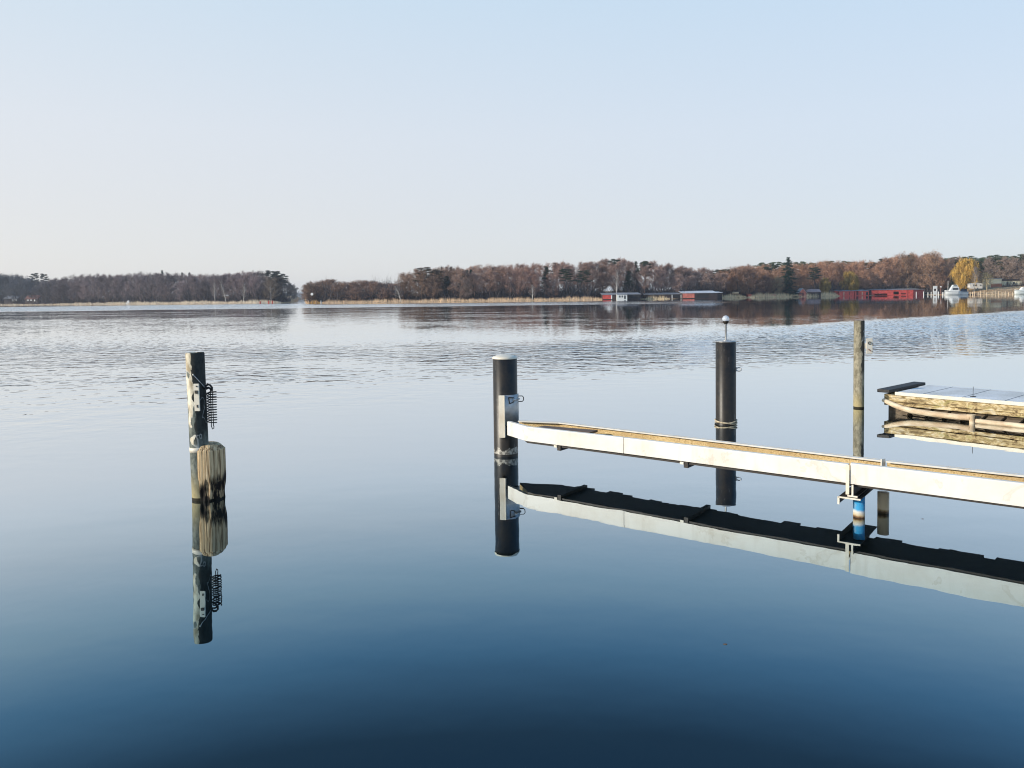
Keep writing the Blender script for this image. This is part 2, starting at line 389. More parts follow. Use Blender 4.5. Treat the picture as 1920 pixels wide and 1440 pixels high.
# ------------------------------------------------------------------ leaning steel pole with its spring, wooden stump
def back(P, d):
    k = 1+d/math.hypot(P.x, P.y); return Vector((P.x*k, P.y*k, P.z))
B = back(atz(378, 938, 0), .07)
zt = 1.64
T_ = aty(365.5, 661, B.y); 
axis = (T_ - B).normalized()
tp = empty('mooring_pole', B, 0, 'leaning grey-green steel pole with peeling cream paint, behind the wooden stump', 'mooring pole')
q = Vector((0, 0, 1)).rotation_difference(axis); tp.rotation_mode = 'QUATERNION'; tp.rotation_quaternion = q
L = (T_-B).length; r = .098
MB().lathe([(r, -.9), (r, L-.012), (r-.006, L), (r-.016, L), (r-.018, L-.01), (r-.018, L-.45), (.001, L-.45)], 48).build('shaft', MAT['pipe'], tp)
MB().lathe([(r+.001, .53), (r+.003, .53), (r+.003, .585), (r+.001, .585)], 48).build('tape_band', MAT['lid'], tp)
# mounting plate on the side that faces right and towards the viewer
def on_cyl(ang, rad, z): return Vector((rad*math.sin(ang), -rad*math.cos(ang), z))   # ang 0 = towards viewer, + = right
a0 = R(-6); Mr = Matrix.Translation((.052, .010, 0)) @ Matrix.Rotation(a0, 4, 'Z')
pl = MB().box(Mr @ Vector((0, -r-.012, 1.14)), (.062, .012, .30), rz=a0).build('mounting_plate', MAT['cream2'], tp, .004)
MB().box(Mr @ Vector((0, -r-.022, 1.20)), (.030, .016, .034), rz=a0).build('bolt', MAT['dark'], pl)
MB().box(Mr @ Vector((.004, -r-.020, 1.045)), (.012, .008, .03), rz=a0).build('slot', MAT['dark'], pl)
MB().box(Mr @ Vector((.006, -r-.020, 1.262)), (.014, .008, .014), rz=a0).build('slot', MAT['dark'], pl)
MB().tube([on_cyl(R(8), r+.008, 1.385), on_cyl(R(20), r+.01, 1.36), on_cyl(R(55), r+.012, 1.275), on_cyl(R(68), r+.014, 1.245)], .004, 8).build('wire', MAT['galv'], tp)
MB().sphere(on_cyl(R(6), r+.004, 1.39), .009).build('rivet', MAT['lid'], tp)
MB().tube([on_cyl(R(60), r+.004, 1.24), on_cyl(R(95), r+.03, 1.235), on_cyl(R(92), r+.075, 1.215), on_cyl(R(92), r+.05, 1.185), on_cyl(R(80), r+.012, 1.16)], .009, 10).build('hook', MAT['wire'], tp)
# the spring (a thing of its own: it hangs from the hook)
S = aty(396.5, 731, B.y - .02)
sp = empty('mooring_spring', S, 0, 'black coiled mooring spring hanging from the leaning steel pole', 'spring')
n = 12*20; Ls = .34
pts = [(.047*math.cos(2*math.pi*i/20), .047*math.sin(2*math.pi*i/20), -.02-(Ls)*i/n) for i in range(n+1)]
MB().tube(pts, .0062, 6).build('coil', MAT['wire'], sp)
MB().tube([(-.012, 0, .012), (-.010, 0, -.2), (-.012, 0, -.40), (0, 0, -.435), (.014, 0, -.425), (.016, 0, -.40)], .005, 8).tube([(.012, 0, -.40), (.010, 0, -.2), (.012, .002, .03), (-.02, 0, .055), (-.055, 0, .045)], .005, 8).build('pull_rod', MAT['wire'], sp)
MB().tube([(-.075, 0, .03), (-.045, .012, .06), (-.012, 0, .052), (.012, -.01, .025), (-.004, 0, .0), (-.03, .008, .022), (-.06, 0, .01)], .011, 8).build('rope_knot', MAT['rope'], sp)

# stump: eight-sided worn timber with a chamfered head
Wc = back(atz(396, 940, 0), .16)
st = empty('wooden_stump', Wc, 0, 'short weathered wooden stump with chamfered head and black rotten foot by the leaning pole', 'wooden post')
def stump_mesh():
    m = MB(); n = 96; zs = [-.3, -.05, 0, .03, .06, .09, .12, .15, .18, .21, .24, .28, .33, .38, .43, .48, .53, .550, .552, .598, .600]
    rnd = random.Random(4); ph = [rnd.uniform(0, 6.28) for _ in range(20)]
    def oct_r(a):
        k = (a + R(22.5)) % (math.pi/4) - math.pi/8
        return math.cos(math.pi/8)/math.cos(k)
    vs = []
    crack = [rnd.uniform(0, 6.28) for _ in range(9)]
    for z in zs:
        for k in range(n):
            a = 2*math.pi*k/n
            rr = .166*(oct_r(a)*.6 + .4) * (1 - .03*max(0, z-.1))
            rr *= 1 + .006*math.sin(7*a+ph[0]+z*2) + .005*math.sin(19*a+ph[1]+z*3) + .005*math.sin(43*a+ph[14])
            for i, c in enumerate(crack):
                da = abs((a-c+math.pi) % (2*math.pi)-math.pi)
                rr -= (.012+.014*(i % 3 == 0))*math.exp(-(da/.028)**2)*(.5+.5*math.sin(z*5+ph[i+2]))*(1 if z < .55 else .5)
            if z < .25:
                w = min(1, (.25-z)/.12)
                e = .5+.5*math.sin(5*a+ph[12]+z*9)*math.sin(11*a+ph[13]-z*14)
                rr -= w*(.004+.028*e)
            if z > .551: rr *= 1-min(1, (z-.551)/.047)*.22
            vs.append((rr*math.cos(a), rr*math.sin(a), z - (.012*math.sin(2*a+1) if z > .56 else 0)))
    fs = [(i*n+k, i*n+(k+1) % n, (i+1)*n+(k+1) % n, (i+1)*n+k) for i in range(len(zs)-1) for k in range(n)]
    m.add(vs, fs[:-3*n], True); m.add(vs, fs[-3*n:], False); m.add(vs[-n:], [tuple(range(n))]); return m
stump_mesh().build('timber', MAT['stump'], st)

# ------------------------------------------------------------------ black piles
def pile(name, px, pyw, pyt, dia, mat, label):
    b = back(atz(px, pyw, 0), dia*.45)
    h = hgt(px, pyt, b)
    e = empty(name, b, 0, label, 'mooring pile'); r = dia/2
    MB().lathe([(r, -1.0), (r, h-.004), (r-.006, h), (.001, h)], 64).build('shaft', mat, e)
    return e, b, h, r
e1, b1, h1, r1 = pile('mooring_pile', 949, 857, 671, .335, MAT['pile'], 'black pile with domed cream lid holding the end of the long cream frame')
MB().lathe([(r1+.006, h1-.008), (r1+.006, h1+.010), (r1-.01, h1+.022), (r1*.72, h1+.036), (r1*.4, h1+.046), (.001, h1+.050)], 64).build('lid', MAT['lid'], e1)
e2, b2, h2, r2 = pile('mooring_pile', 1361, 797, 640, .335, MAT['pile2'], 'black pile topped by a glass ball lamp, standing behind the long frame')
MB().lathe([(r2+.004, h2-.006), (r2+.004, h2+.006), (.001, h2+.007)], 48).build('lid', MAT['galv'], e2)
# lamp on pile 2
lm = empty('ball_lamp', (b2.x, b2.y, h2+.007), 0, 'small clear ball lamp on a thin metal rod on top of the black pile', 'lamp')
MB().lathe([(.016, 0), (.016, .27), (.022, .275), (.024, .30)], 16).lathe([(.05, 0), (.05, .012), (.016, .014)], 20).build('rod', MAT['galv'], lm)
MB().lathe([(.022, .285), (.045, .315), (.052, .338), (.045, .345)], 24).build('socket', MAT['dark'], lm)
MB().sphere((0, 0, .372), .058, 28).build('globe', MAT['glass'], lm)
# rope round pile 2 at the water
rp = MB()
for k, z in enumerate((.030, .050)):
    rp.tube([((r2+.012)*math.cos(a_*math.pi/18), (r2+.012)*math.sin(a_*math.pi/18), z+.016*math.sin(a_*.35+k*2)) for a_ in range(36)], .011, 8, closed=True)
ro = rp.build('rope_ring', mat_plain('sun_bleached_rope', (.55, .45, .30), .9, .4, 30), None, 0, (b2.x, b2.y, 0)); tag(ro, 'pale frayed rope wound round the black pile at the waterline', 'rope')
def ring_bracket(e, ang, z, r, big=1.0):
    Mr = Matrix.Rotation(R(ang), 4, 'Z')
    MB().box(Mr @ Vector((0, -r-.006, z)), (.05*big, .012, .07*big), M=Mr).build('ring_plate', MAT['galv'], e, .003)
    c = Mr @ Vector((0, -r-.05*big, z)); pts = []
    for k in range(20):
        a_ = 2*math.pi*k/20; pts.append(Mr @ Vector((.012*math.sin(a_), -r-.048*big-.042*big*math.cos(a_), z+.028*big*math.sin(a_))))
    MB().tube(pts, .009*big, 8, closed=True).build('ring', MAT['galv'], e)
ring_bracket(e2, 62, hgt(1375, 692, b2), r2)

# bracket on pile 1: angle plate plus curved saddle plate
zb0, zb1 = hgt(950, 816, b1), hgt(950, 738, b1)
mbk = MB()
prof = []
N = 22
for k in range(N+1):
    a_ = R(-8 + 100*k/N); prof.append((a_,))
vs, fs = [], []
for z in (zb0+.16, zb1):
    for (a_,) in prof:
        for rr in (r1+.004, r1+.016): vs.append((rr*math.sin(a_), -rr*math.cos(a_), z))
W = 2*(N+1)
for k in range(N):
    a0_, a1_ = 2*k, 2*(k+1)
    fs += [(a0_+1, a1_+1, W+a1_+1, W+a0_+1), (a1_, a0_, W+a0_, W+a1_), (W+a0_, W+a0_+1, W+a1_+1, W+a1_), (a0_, a1_, a1_+1, a0_+1)]
fs += [(0, 1, W+1, W), (2*N+1, 2*N, W+2*N, W+2*N+1)]
mbk.add(vs, fs, True); mbk.build('saddle_plate', MAT['galv'], e1)
Mr = Matrix.Rotation(R(-12), 4, 'Z')
MB().box(Mr @ Vector((-.012, -r1-.030, (zb0+zb1)/2)), (.074, .016, zb1-zb0), M=Mr).box(Mr @ Vector((.030, -r1-.018, (zb0+zb1)/2+.001)), (.012, .052, zb1-zb0-.006), M=Mr).build('angle_plate', MAT['cream2'], e1, .003)
zl = hgt(975, 747, b1)
MB().tube([on_cyl(R(42), r1+.024, zl), on_cyl(R(80), r1+.03, zl)], .010, 10).sphere(on_cyl(R(40), r1+.026, zl), .020).build('bolt', MAT['galv'], e1)
lp = []
for x_, z_ in ((-.03, -.038), (.03, -.038), (.048, -.02), (.048, .02), (.03, .038), (-.03, .038)): lp.append(Vector((r1+.035+x_, -.03, zl+z_)))
MB().tube(lp, .006, 8).build('shackle', MAT['dark'], e1)
MB().tube([on_cyl(R(14), r1+.024, zl+.04), on_cyl(R(18), r1+.024, zl-.045)], .006, 8).tube([on_cyl(R(14), r1+.024, zl+.04), on_cyl(R(38), r1+.022, zl+.03)], .006, 8).tube([on_cyl(R(18), r1+.024, zl-.045), on_cyl(R(36), r1+.022, zl-.03)], .006, 8).build('latch', MAT['dark'], e1)

# ------------------------------------------------------------------ thin olive pole with number plate
b3 = back(atz(1610, 766, 0), .09); h3 = hgt(1611, 601, b3)
e3 = empty('mooring_pole', b3, 0, 'upright thin olive steel pole with a small white plate on it', 'mooring pole')
MB().lathe([(.095, -1), (.095, h3-.003), (.090, h3), (.078, h3), (.078, h3-.3), (.001, h3-.3)], 40).build('shaft', MAT['pipe3'], e3)
zp = (hgt(1626, 634, b3)+hgt(1626, 663, b3))/2
pp = MB().box((.155, -.09, zp), (.115, .010, .29)).box((.10, -.075, zp), (.05, .02, .10)).build('number_plate', MAT['cream2'], e3, .003)
mk = MB(); mk.tube([(.155+.026*math.cos(a_*math.pi/8), -.100, zp+.055+.026*math.sin(a_*math.pi/8)) for a_ in range(16)], .006, 6, closed=True)
mk.build('plate_marking', MAT['rope'], pp); mk = MB()
mk.tube([(.135, -.100, zp-.055), (.150, -.100, zp-.075), (.185, -.100, zp-.10)], .007, 6)
mk.build('plate_marking', mat_plain('rust_red_mark', (.30, .10, .05), .8, .3, 20), pp)
for z_ in (.05, .02, -.10): MB().sphere((.218, -.09, zp+z_), .011).build('bolt', MAT['dark'], pp)

# ------------------------------------------------------------------ the long frame (finger jetty frame of two steel rails)
ZT, ZB = .53, .345
fr = empty('jetty_frame', (0, 0, 0), 0, 'long cream steel frame of two rails running right from the lidded black pile', 'jetty frame')
def xy(px, py, z=ZT): p = atz(px, py, z); return Vector((p.x, p.y))
nA, nB, nC, nD = xy(951, 790), xy(987, 800), xy(1592, 870.5), xy(1920, 909)
nE = nD + (nD-nC)*1.2
fA, fB, fC, fD = xy(973, 788), xy(1050, 791), xy(1657, 862), xy(1920, 889.5)
fE = fD + (fD-fC)*1.2
def rail(pts, name, mat, inner, h0, h1, thick=.012, flange=.05, lip=True, start_cap=False):
    """pts: xy polyline; inner: +1/-1 side on which the flange points"""
    m = MB(); P_ = [Vector((p.x, p.y)) for p in pts]; nrm = []
    for i in range(len(P_)):
        d = Vector((0, 0))
        if i > 0: d += (P_[i]-P_[i-1]).normalized()
        if i < len(P_)-1: d += (P_[i+1]-P_[i]).normalized()
        d.normalize(); nrm.append(Vector((-d.y, d.x))*inner)
    sec = [(0, h0), (0, h1-.012), (.004, h1-.003), (.012, h1), (flange, h1), (flange, h1-thick), (thick, h1-thick), (thick, h0+thick), (flange*.8, h0+thick), (flange*.8, h0)]
    vs = []
    for p, nn in zip(P_, nrm):
        for u, z in sec: q_ = p+nn*u; vs.append((q_.x, q_.y, z))
    k = len(sec); fs = []
    for i in range(len(P_)-1):
        for j in range(k):
            a_, b_ = i*k+j, i*k+(j+1) % k; fs.append((a_, a_+k, b_+k, b_) if inner > 0 else (a_, b_, b_+k, a_+k))
    fs.append(tuple(range(k))); fs.append(tuple(range((len(P_)-1)*k, len(P_)*k))[::-1])
    m.add(vs, fs); o = m.build(name, mat, fr); return o
dn = (nC-nB).normalized(); nn_ = Vector((-dn.y, dn.x))      # points away from the viewer
def lerp(a, b, t): return a+(b-a)*t
nJ = xy(1169, 820.5)
g_ = dn*.004
rail([nA, nB, nJ-g_], 'near_rail', MAT['cream'], 1, ZB, ZT)
rail([nJ+g_, nC-g_*2], 'near_rail', MAT['cream'], 1, ZB, ZT)
rail([nC+g_*3, nD, nE], 'near_rail', MAT['cream'], 1, ZB-.006, ZT+.012)
# far rail: cream top flange turned outwards, rough tan inner face
def far_rail(pts, name):
    m = MB(); t2 = MB(); P_ = pts
    nrm = []
    for i in range(len(P_)):
        d = Vector((0, 0))
        if i > 0: d += (P_[i]-P_[i-1]).normalized()
        if i < len(P_)-1: d += (P_[i+1]-P_[i]).normalized()
        d.normalize(); nrm.append(Vector((-d.y, d.x)))
    def ext(sec, mb_):
        vs = []; k = len(sec); fs = []
        for p, nn in zip(P_, nrm):
            for u, z in sec: q_ = p+nn*u; vs.append((q_.x, q_.y, z))
        for i in range(len(P_)-1):
            for j in range(k):
                a_, b_ = i*k+j, i*k+(j+1) % k; fs.append((a_, b_, b_+k, a_+k))
        fs.append(tuple(range(k))[::-1]); fs.append(tuple(range((len(P_)-1)*k, len(P_)*k)))
        mb_.add(vs, fs)
    ext([(0, ZT), (-.050, ZT), (-.050, ZT-.016), (0, ZT-.012)], m)      # top flange, towards viewer
    ext([(.014, ZB), (.014, ZT-.001), (.002, ZT-.0125), (.002, ZB)], t2)
    o = m.build(name, MAT['cream'], fr); t2.build('web', MAT['tan'], o)
    return o
far_rail([fA, fB, fC-dn*.004], 'far_rail'); far_rail([fC+dn*.03, fD, fE], 'far_rail')
# end plate that closes the nose, joint plate on far rail
jp = fC - nn_*.03
MB().box((jp.x, jp.y, (ZT+ZB)/2+.005), (.05, .014, ZT-ZB+.02), rz=math.atan2(dn.y, dn.x)+R(60)).build('joint_plate', MAT['cream'], fr)
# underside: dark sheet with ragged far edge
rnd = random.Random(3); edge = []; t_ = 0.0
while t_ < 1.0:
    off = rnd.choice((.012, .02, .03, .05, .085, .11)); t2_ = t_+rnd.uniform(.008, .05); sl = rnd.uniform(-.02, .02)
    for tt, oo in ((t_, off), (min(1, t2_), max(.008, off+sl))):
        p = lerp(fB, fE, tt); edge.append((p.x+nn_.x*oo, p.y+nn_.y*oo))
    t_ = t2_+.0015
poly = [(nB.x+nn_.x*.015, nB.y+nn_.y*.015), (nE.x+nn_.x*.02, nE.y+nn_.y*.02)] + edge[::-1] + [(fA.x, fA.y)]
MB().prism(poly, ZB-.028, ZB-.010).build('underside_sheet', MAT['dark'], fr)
# brown board lying in the nose
q0, q1 = xy(1003, 801, .50), xy(1108, 812, .50)
bd = MB().prism([(nB.x+nn_.x*.06+dn.x*.05, nB.y+nn_.y*.06+dn.y*.05), (q1.x-nn_.x*.02, q1.y-nn_.y*.02), (q1.x+nn_.x*.16, q1.y+nn_.y*.16), (nB.x+nn_.x*.26+dn.x*.1, nB.y+nn_.y*.26+dn.y*.1)], .488, .515)
tag(bd.build('loose_board', MAT['board']), 'dark brown wet board lying inside the nose of the jetty frame', 'board')
# cross beams
rzc = math.atan2(nn_.y, nn_.x)
def cross(px, name, z0, z1, ln=.62, w=.07, out=.0):
    t_ = (px-987)/(1592-987)
    # point on near rail line with this pixel x
    best = min((lerp(nB, nC, i/400) for i in range(401)), key=lambda p: abs((M3.inverted() @ Vector((p.x, p.y, ZB-CAMH))).x/-(M3.inverted() @ Vector((p.x, p.y, ZB-CAMH))).z*F+CX-px))
    c = best + nn_*(ln/2-out) 
    m = MB().box((c.x, c.y, (z0+z1)/2), (ln, .05, z1-z0), rz=rzc)
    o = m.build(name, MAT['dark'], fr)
    s_ = best - nn_*(out+.006)
    s_ = s_ - dn*.045
    MB().box((s_.x, s_.y, z1-.014), (.012, .042, .026), rz=rzc).build('end_tab', MAT['cream2'], o)
    return best
cross(1048, 'cross_beam', ZB-.068, ZB-.004); cross(1286, 'cross_beam', ZB-.068, ZB-.004)
# heavy support: T piece, channel and the two pipes
pc = nC + dn*.045
def along(u, v): q_ = pc + dn*u + nn_*v; return (q_.x, q_.y)
rzd = math.atan2(dn.y, dn.x)
c = along(0, .29)
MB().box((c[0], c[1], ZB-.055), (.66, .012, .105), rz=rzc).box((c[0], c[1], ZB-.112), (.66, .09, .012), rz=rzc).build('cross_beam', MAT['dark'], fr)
s_ = along(0, -.05)
MB().box((s_[0], s_[1], ZB-.055), (.012, .016, .105), rz=rzc).box((s_[0], s_[1], ZB-.112), (.014, .092, .014), rz=rzc).build('end_tab', MAT['cream2'], fr)
s2 = along(-.055, -.012)
MB().box((s2[0], s2[1], ZB+.035), (.010, .032, .29), rz=rzc).build('joint_plate', MAT['cream2'], fr)
c = along(-.02, .27); 
MB().box((c[0], c[1], ZB-.128), (.70, .20, .010), rz=rzc).build('channel', MAT['dark'], fr)
c = along(-.118, .27); MB().box((c[0], c[1], ZB-.158), (.70, .008, .068), rz=rzc).build('channel_lip', MAT['dark'], fr)
s_ = along(-.02, -.086); MB().box((s_[0], s_[1], ZB-.127), (.012, .204, .014), rz=rzc).build('end_tab', MAT['cream2'], fr)
s_ = along(-.118, -.086); MB().box((s_[0], s_[1], ZB-.160), (.012, .018, .075), rz=rzc).build('end_tab', MAT['cream2'], fr)
pb = back(atz(1610.5, 972, 0), .05)
for P_, mat, lab, zt_ in ((pb, MAT['blue'], 'blue painted', ZB-.135), (back(atz(1656, 964, 0), .05), MAT['creampipe'], 'cream stained', ZB-.135)):
    o = MB().lathe([(.054, -1.2), (.054, zt_), (.001, zt_)], 32).build('support_pipe', mat, fr, 0, (P_.x, P_.y, 0)); o['label'] = lab+' support pipe'

# ------------------------------------------------------------------ floating dock at the right
zd = .40
k0, k1 = xy(1660, 733.5, zd), xy(1920, 755, zd)
du = (k1-k0).normalized(); dv = Vector((-du.y, du.x)); Wd = 1.5
rzd2 = math.atan2(du.y, du.x)
dk = empty('floating_dock', (k0.x, k0.y, 0), rzd2, 'low wooden dock with white deck, peeling yellow side and black end bumper', 'dock')
LD = 5.0
MB().box((LD/2+.09, Wd/2, zd-.022), (LD-.18, Wd, .040)).build('deck', MAT['deck'], dk, .004)
MB().box((LD/2+.09, -.018, zd-.024), (LD-.18, .034, .062)).build('edge_trim', MAT['lid'], dk, .006)
for xs in (.62, 1.25, 1.88, 2.5, 3.12, 3.75, 4.37): MB().box((xs, Wd/2, zd-.001), (.006, Wd-.04, .004)).build('deck_seam', MAT['rope'], dk)
MB().box((.0, Wd/2-.02, zd+.012), (.22, Wd+.14, .058)).build('end_bumper', MAT['rubber'], dk, .008)
MB().box((LD/2+.03, .03, zd-.115), (LD, .07, .125)).box((LD/2+.03, .045, zd-.215), (LD, .05, .06)).build('side_beam', MAT['dockwood'], dk, .006)
MB().box((.02, Wd/2, zd-.15), (.09, Wd-.02, .20)).build('end_beam', MAT['dockwood'], dk, .006)
for i in range(17):
    m = MB(); x_ = .35+i*.28; m.box((x_, .10, .105+rnd.uniform(-.008, .008)), (.235, .34, .03), M=Matrix.Rotation(R(rnd.uniform(-2, 2)-18), 4, 'Z') @ Matrix.Rotation(R(28), 4, 'X'))
    m.build('foot_plank', MAT['plank'], dk)
MB().box((LD/2, .20, .05), (LD, .12, .22)).build('float_beam', MAT['plank'], dk)
# curved cream log
pts = [(-.02, -.05, .245), (.05, -.07, .225), (.18, -.09, .18), (.33, -.10, .135), (.5, -.10, .105), (.75, -.105, .09), (1.0, -.105, .082), (1.25, -.10, .078), (1.42, -.10, .09)]
lg = empty('fender_log', (k0.x, k0.y, 0), rzd2, 'bent cream coloured log with a forked end floating along the side of the dock', 'log')
MB().tube([Vector(p) for p in pts], [.030, .040, .046, .048, .050, .050, .050, .050, .054], 14).build('stem', MAT['foam'], lg)
MB().tube([(1.44, -.10, .145), (1.44, -.10, .09), (1.45, -.10, .02), (1.46, -.10, -.12)], [.060, .046, .040, .055], 14).build('forked_end', MAT['foam'], lg)
MB().tube([(1.50, -.07, .035), (2.4, -.07, .03), (4.0, -.07, .03)], [.04, .045, .045], 12).build('stem', MAT['foam'], lg)
MB().tube([(1.35, .25, zd), (1.352, .25, zd+.17)], .004, 6).lathe([(.045, 0), (.045, .006), (.001, .006)], 16, (1.35, .25, zd)).build('cleat_pin', MAT['dark'], dk)
# bits drifting on the calm water
for px, py, lab in ((1730, 973, 'tiny dark leaf floating right of the cream support pipe'), (1027, 718, 'tiny dark leaf floating near the edge of the ripples'), (1360, 1208, 'tiny brown leaf floating far in front of the jetty frame')):
    c_ = atz(px, py, 0); m = MB(); rl = random.Random(px); w_ = rl.uniform(.005, .008); a_ = rl.uniform(0, 3)
    m.prism([(w_*1.6*math.cos(q_+a_)*(1 if k_ % 3 else 1.5), w_*math.sin(q_+a_)) for k_, q_ in enumerate([i_*math.pi/4 for i_ in range(8)])], -.002, .002)
    o = m.build('floating_leaf', MAT['lid'] if 'pale' in lab else MAT['board'], None, 0, (c_.x, c_.y, 0)); tag(o, lab, 'leaf')

#FARPART
# ------------------------------------------------------------------ land
def interp(tab, x):
    if x <= tab[0][0]: return tab[0][1]
    for (a, b), (c, d) in zip(tab, tab[1:]):
        if x <= c: return b+(d-b)*(x-a)/(c-a)
    return tab[-1][1]
SHL = [(-500, 640), (0, 560), (300, 480), (480, 430), (530, 440), (546, 520), (556, 700), (559, 1000), (561, 1500)]
SHR = [(570, 1500), (572.5, 700), (574, 420), (577, 354), (640, 352), (960, 350), (1130, 360), (1280, 370), (1450, 405), (1600, 455), (1720, 470), (1800, 430), (1860, 405), (1950, 390), (2300, 350), (2800, 300)]
def shoreD(px): return interp(SHL if px < 566 else SHR, px)
def rise(px, off):
    k = max(0.0, min(1.0, (px-1770)/70))
    a = interp([(0, -.5), (1.5, .12), (6, .30), (20, .8), (60, 1.8), (400, 6)], off)
    b = interp([(0, -.5), (1.5, .25), (10, 1.3), (45, 4.2), (70, 5.2), (400, 14)], off)
    return a*(1-k)+b*k
def ground(px, off):
    D = shoreD(px)+off; p = aty(px, 560, D); return Vector((p.x, D, rise(px, off)))
def mat_ground():
    t = NT('dry_grass_bank'); v = t.coord()
    n = t.noise(v, .35, 5, .65); m = t.noise(v, .05, 3)
    c = t.ramp(n, [(.35, (.22, .15, .08)), (.5, (.46, .31, .17)), (.65, (.60, .45, .26))])
    c = t.mix(t.ramp(m, [(.45, 0), (.6, .5)]), c, (.30, .17, .08))
    t.bsdf(c, .95, 0, n, .5, .3, .1); return t.m
GM = mat_ground()
def land(name, pxs):
    offs = [0, 1.5, 3, 6, 12, 20, 32, 45, 60, 90, 150, 400, 900]; vs = []; fs = []
    for px in pxs:
        for o_ in offs:
            g = ground(px, o_); g.z += .10*math.sin(px*.37+o_)*(1 if 1 < o_ < 60 else 0); vs.append(g)
    k = len(offs)
    for i in range(len(pxs)-1):
        for j in range(k-1): fs.append((i*k+j, (i+1)*k+j, (i+1)*k+j+1, i*k+j+1))
    tag(MB().add(vs, fs, True).build(name, GM), kind='structure')
land('shore_ground', [-500+10*i for i in range(103)] + [530, 538, 546, 551, 556, 559, 561, 563, 564])
land('shore_ground', [570, 571, 572.5, 573.2, 574, 575.5, 577, 590]+[600+10*i for i in range(190)])

# ------------------------------------------------------------------ plants: meshes made once, shared by every copy
def foliage_mat(name, rough=.9, var=.35, trans=0.0):
    t = NT(name); oi = t.node('ShaderNodeObjectInfo')
    ge = t.node('ShaderNodeNewGeometry')
    r_ = ge.outputs['Random Per Island']
    v = t.coord(); n = t.noise(v, .55, 3, .6)
    f = t.math('ADD', t.math('MULTIPLY', t.math('SUBTRACT', r_, .5), var*1.3), t.math('MULTIPLY', t.math('SUBTRACT', n, .5), var*2.6))
    f = t.math('ADD', f, t.math('MULTIPLY', t.math('SUBTRACT', oi.outputs['Random'], .5), var*1.1))
    f = t.math('ADD', f, 1.0)
    vm = t.node('ShaderNodeVectorMath', operation='SCALE'); t.l.new(oi.outputs['Color'], vm.inputs[0]); t.l.new(f, vm.inputs['Scale'])
    t.bsdf(vm.outputs[0], rough, 0, spec=.15); return t.m
TW = foliage_mat('bare_twigs', .9, .5); NE = foliage_mat('needles', .8, .4); RD = foliage_mat('dry_reed', .9, .3)
BK = foliage_mat('bark', .9, .2)
def slivers(P, Dr, Ln, Wd, rg):
    """numpy: one thin triangle per row"""
    n = len(P); a = rg.normal(size=(n, 3)); s_ = np.cross(Dr, a); s_ /= (np.linalg.norm(s_, axis=1)[:, None]+1e-9)
    V = np.empty((n, 3, 3)); V[:, 0] = P - s_*Wd[:, None]/2; V[:, 1] = P + s_*Wd[:, None]/2; V[:, 2] = P + Dr*Ln[:, None]
    return V.reshape(-1, 3)
def tri_mesh(name, V, mat, extra=None):
    nt = len(V)//3; me = bpy.data.meshes.new(name)
    ev, ef = (extra.v, extra.f) if extra else ([], [])
    vs = V.tolist()+[tuple(v) for v in ev]; fs = [(3*i, 3*i+1, 3*i+2) for i in range(nt)] + [tuple(j+3*nt for j in f) for f in ef]
    me.from_pydata(vs, [], fs); me.materials.append(mat); me.update(); return me
ZTOP = {}
def unit(v): return v/(np.linalg.norm(v, axis=1)[:, None]+1e-9)
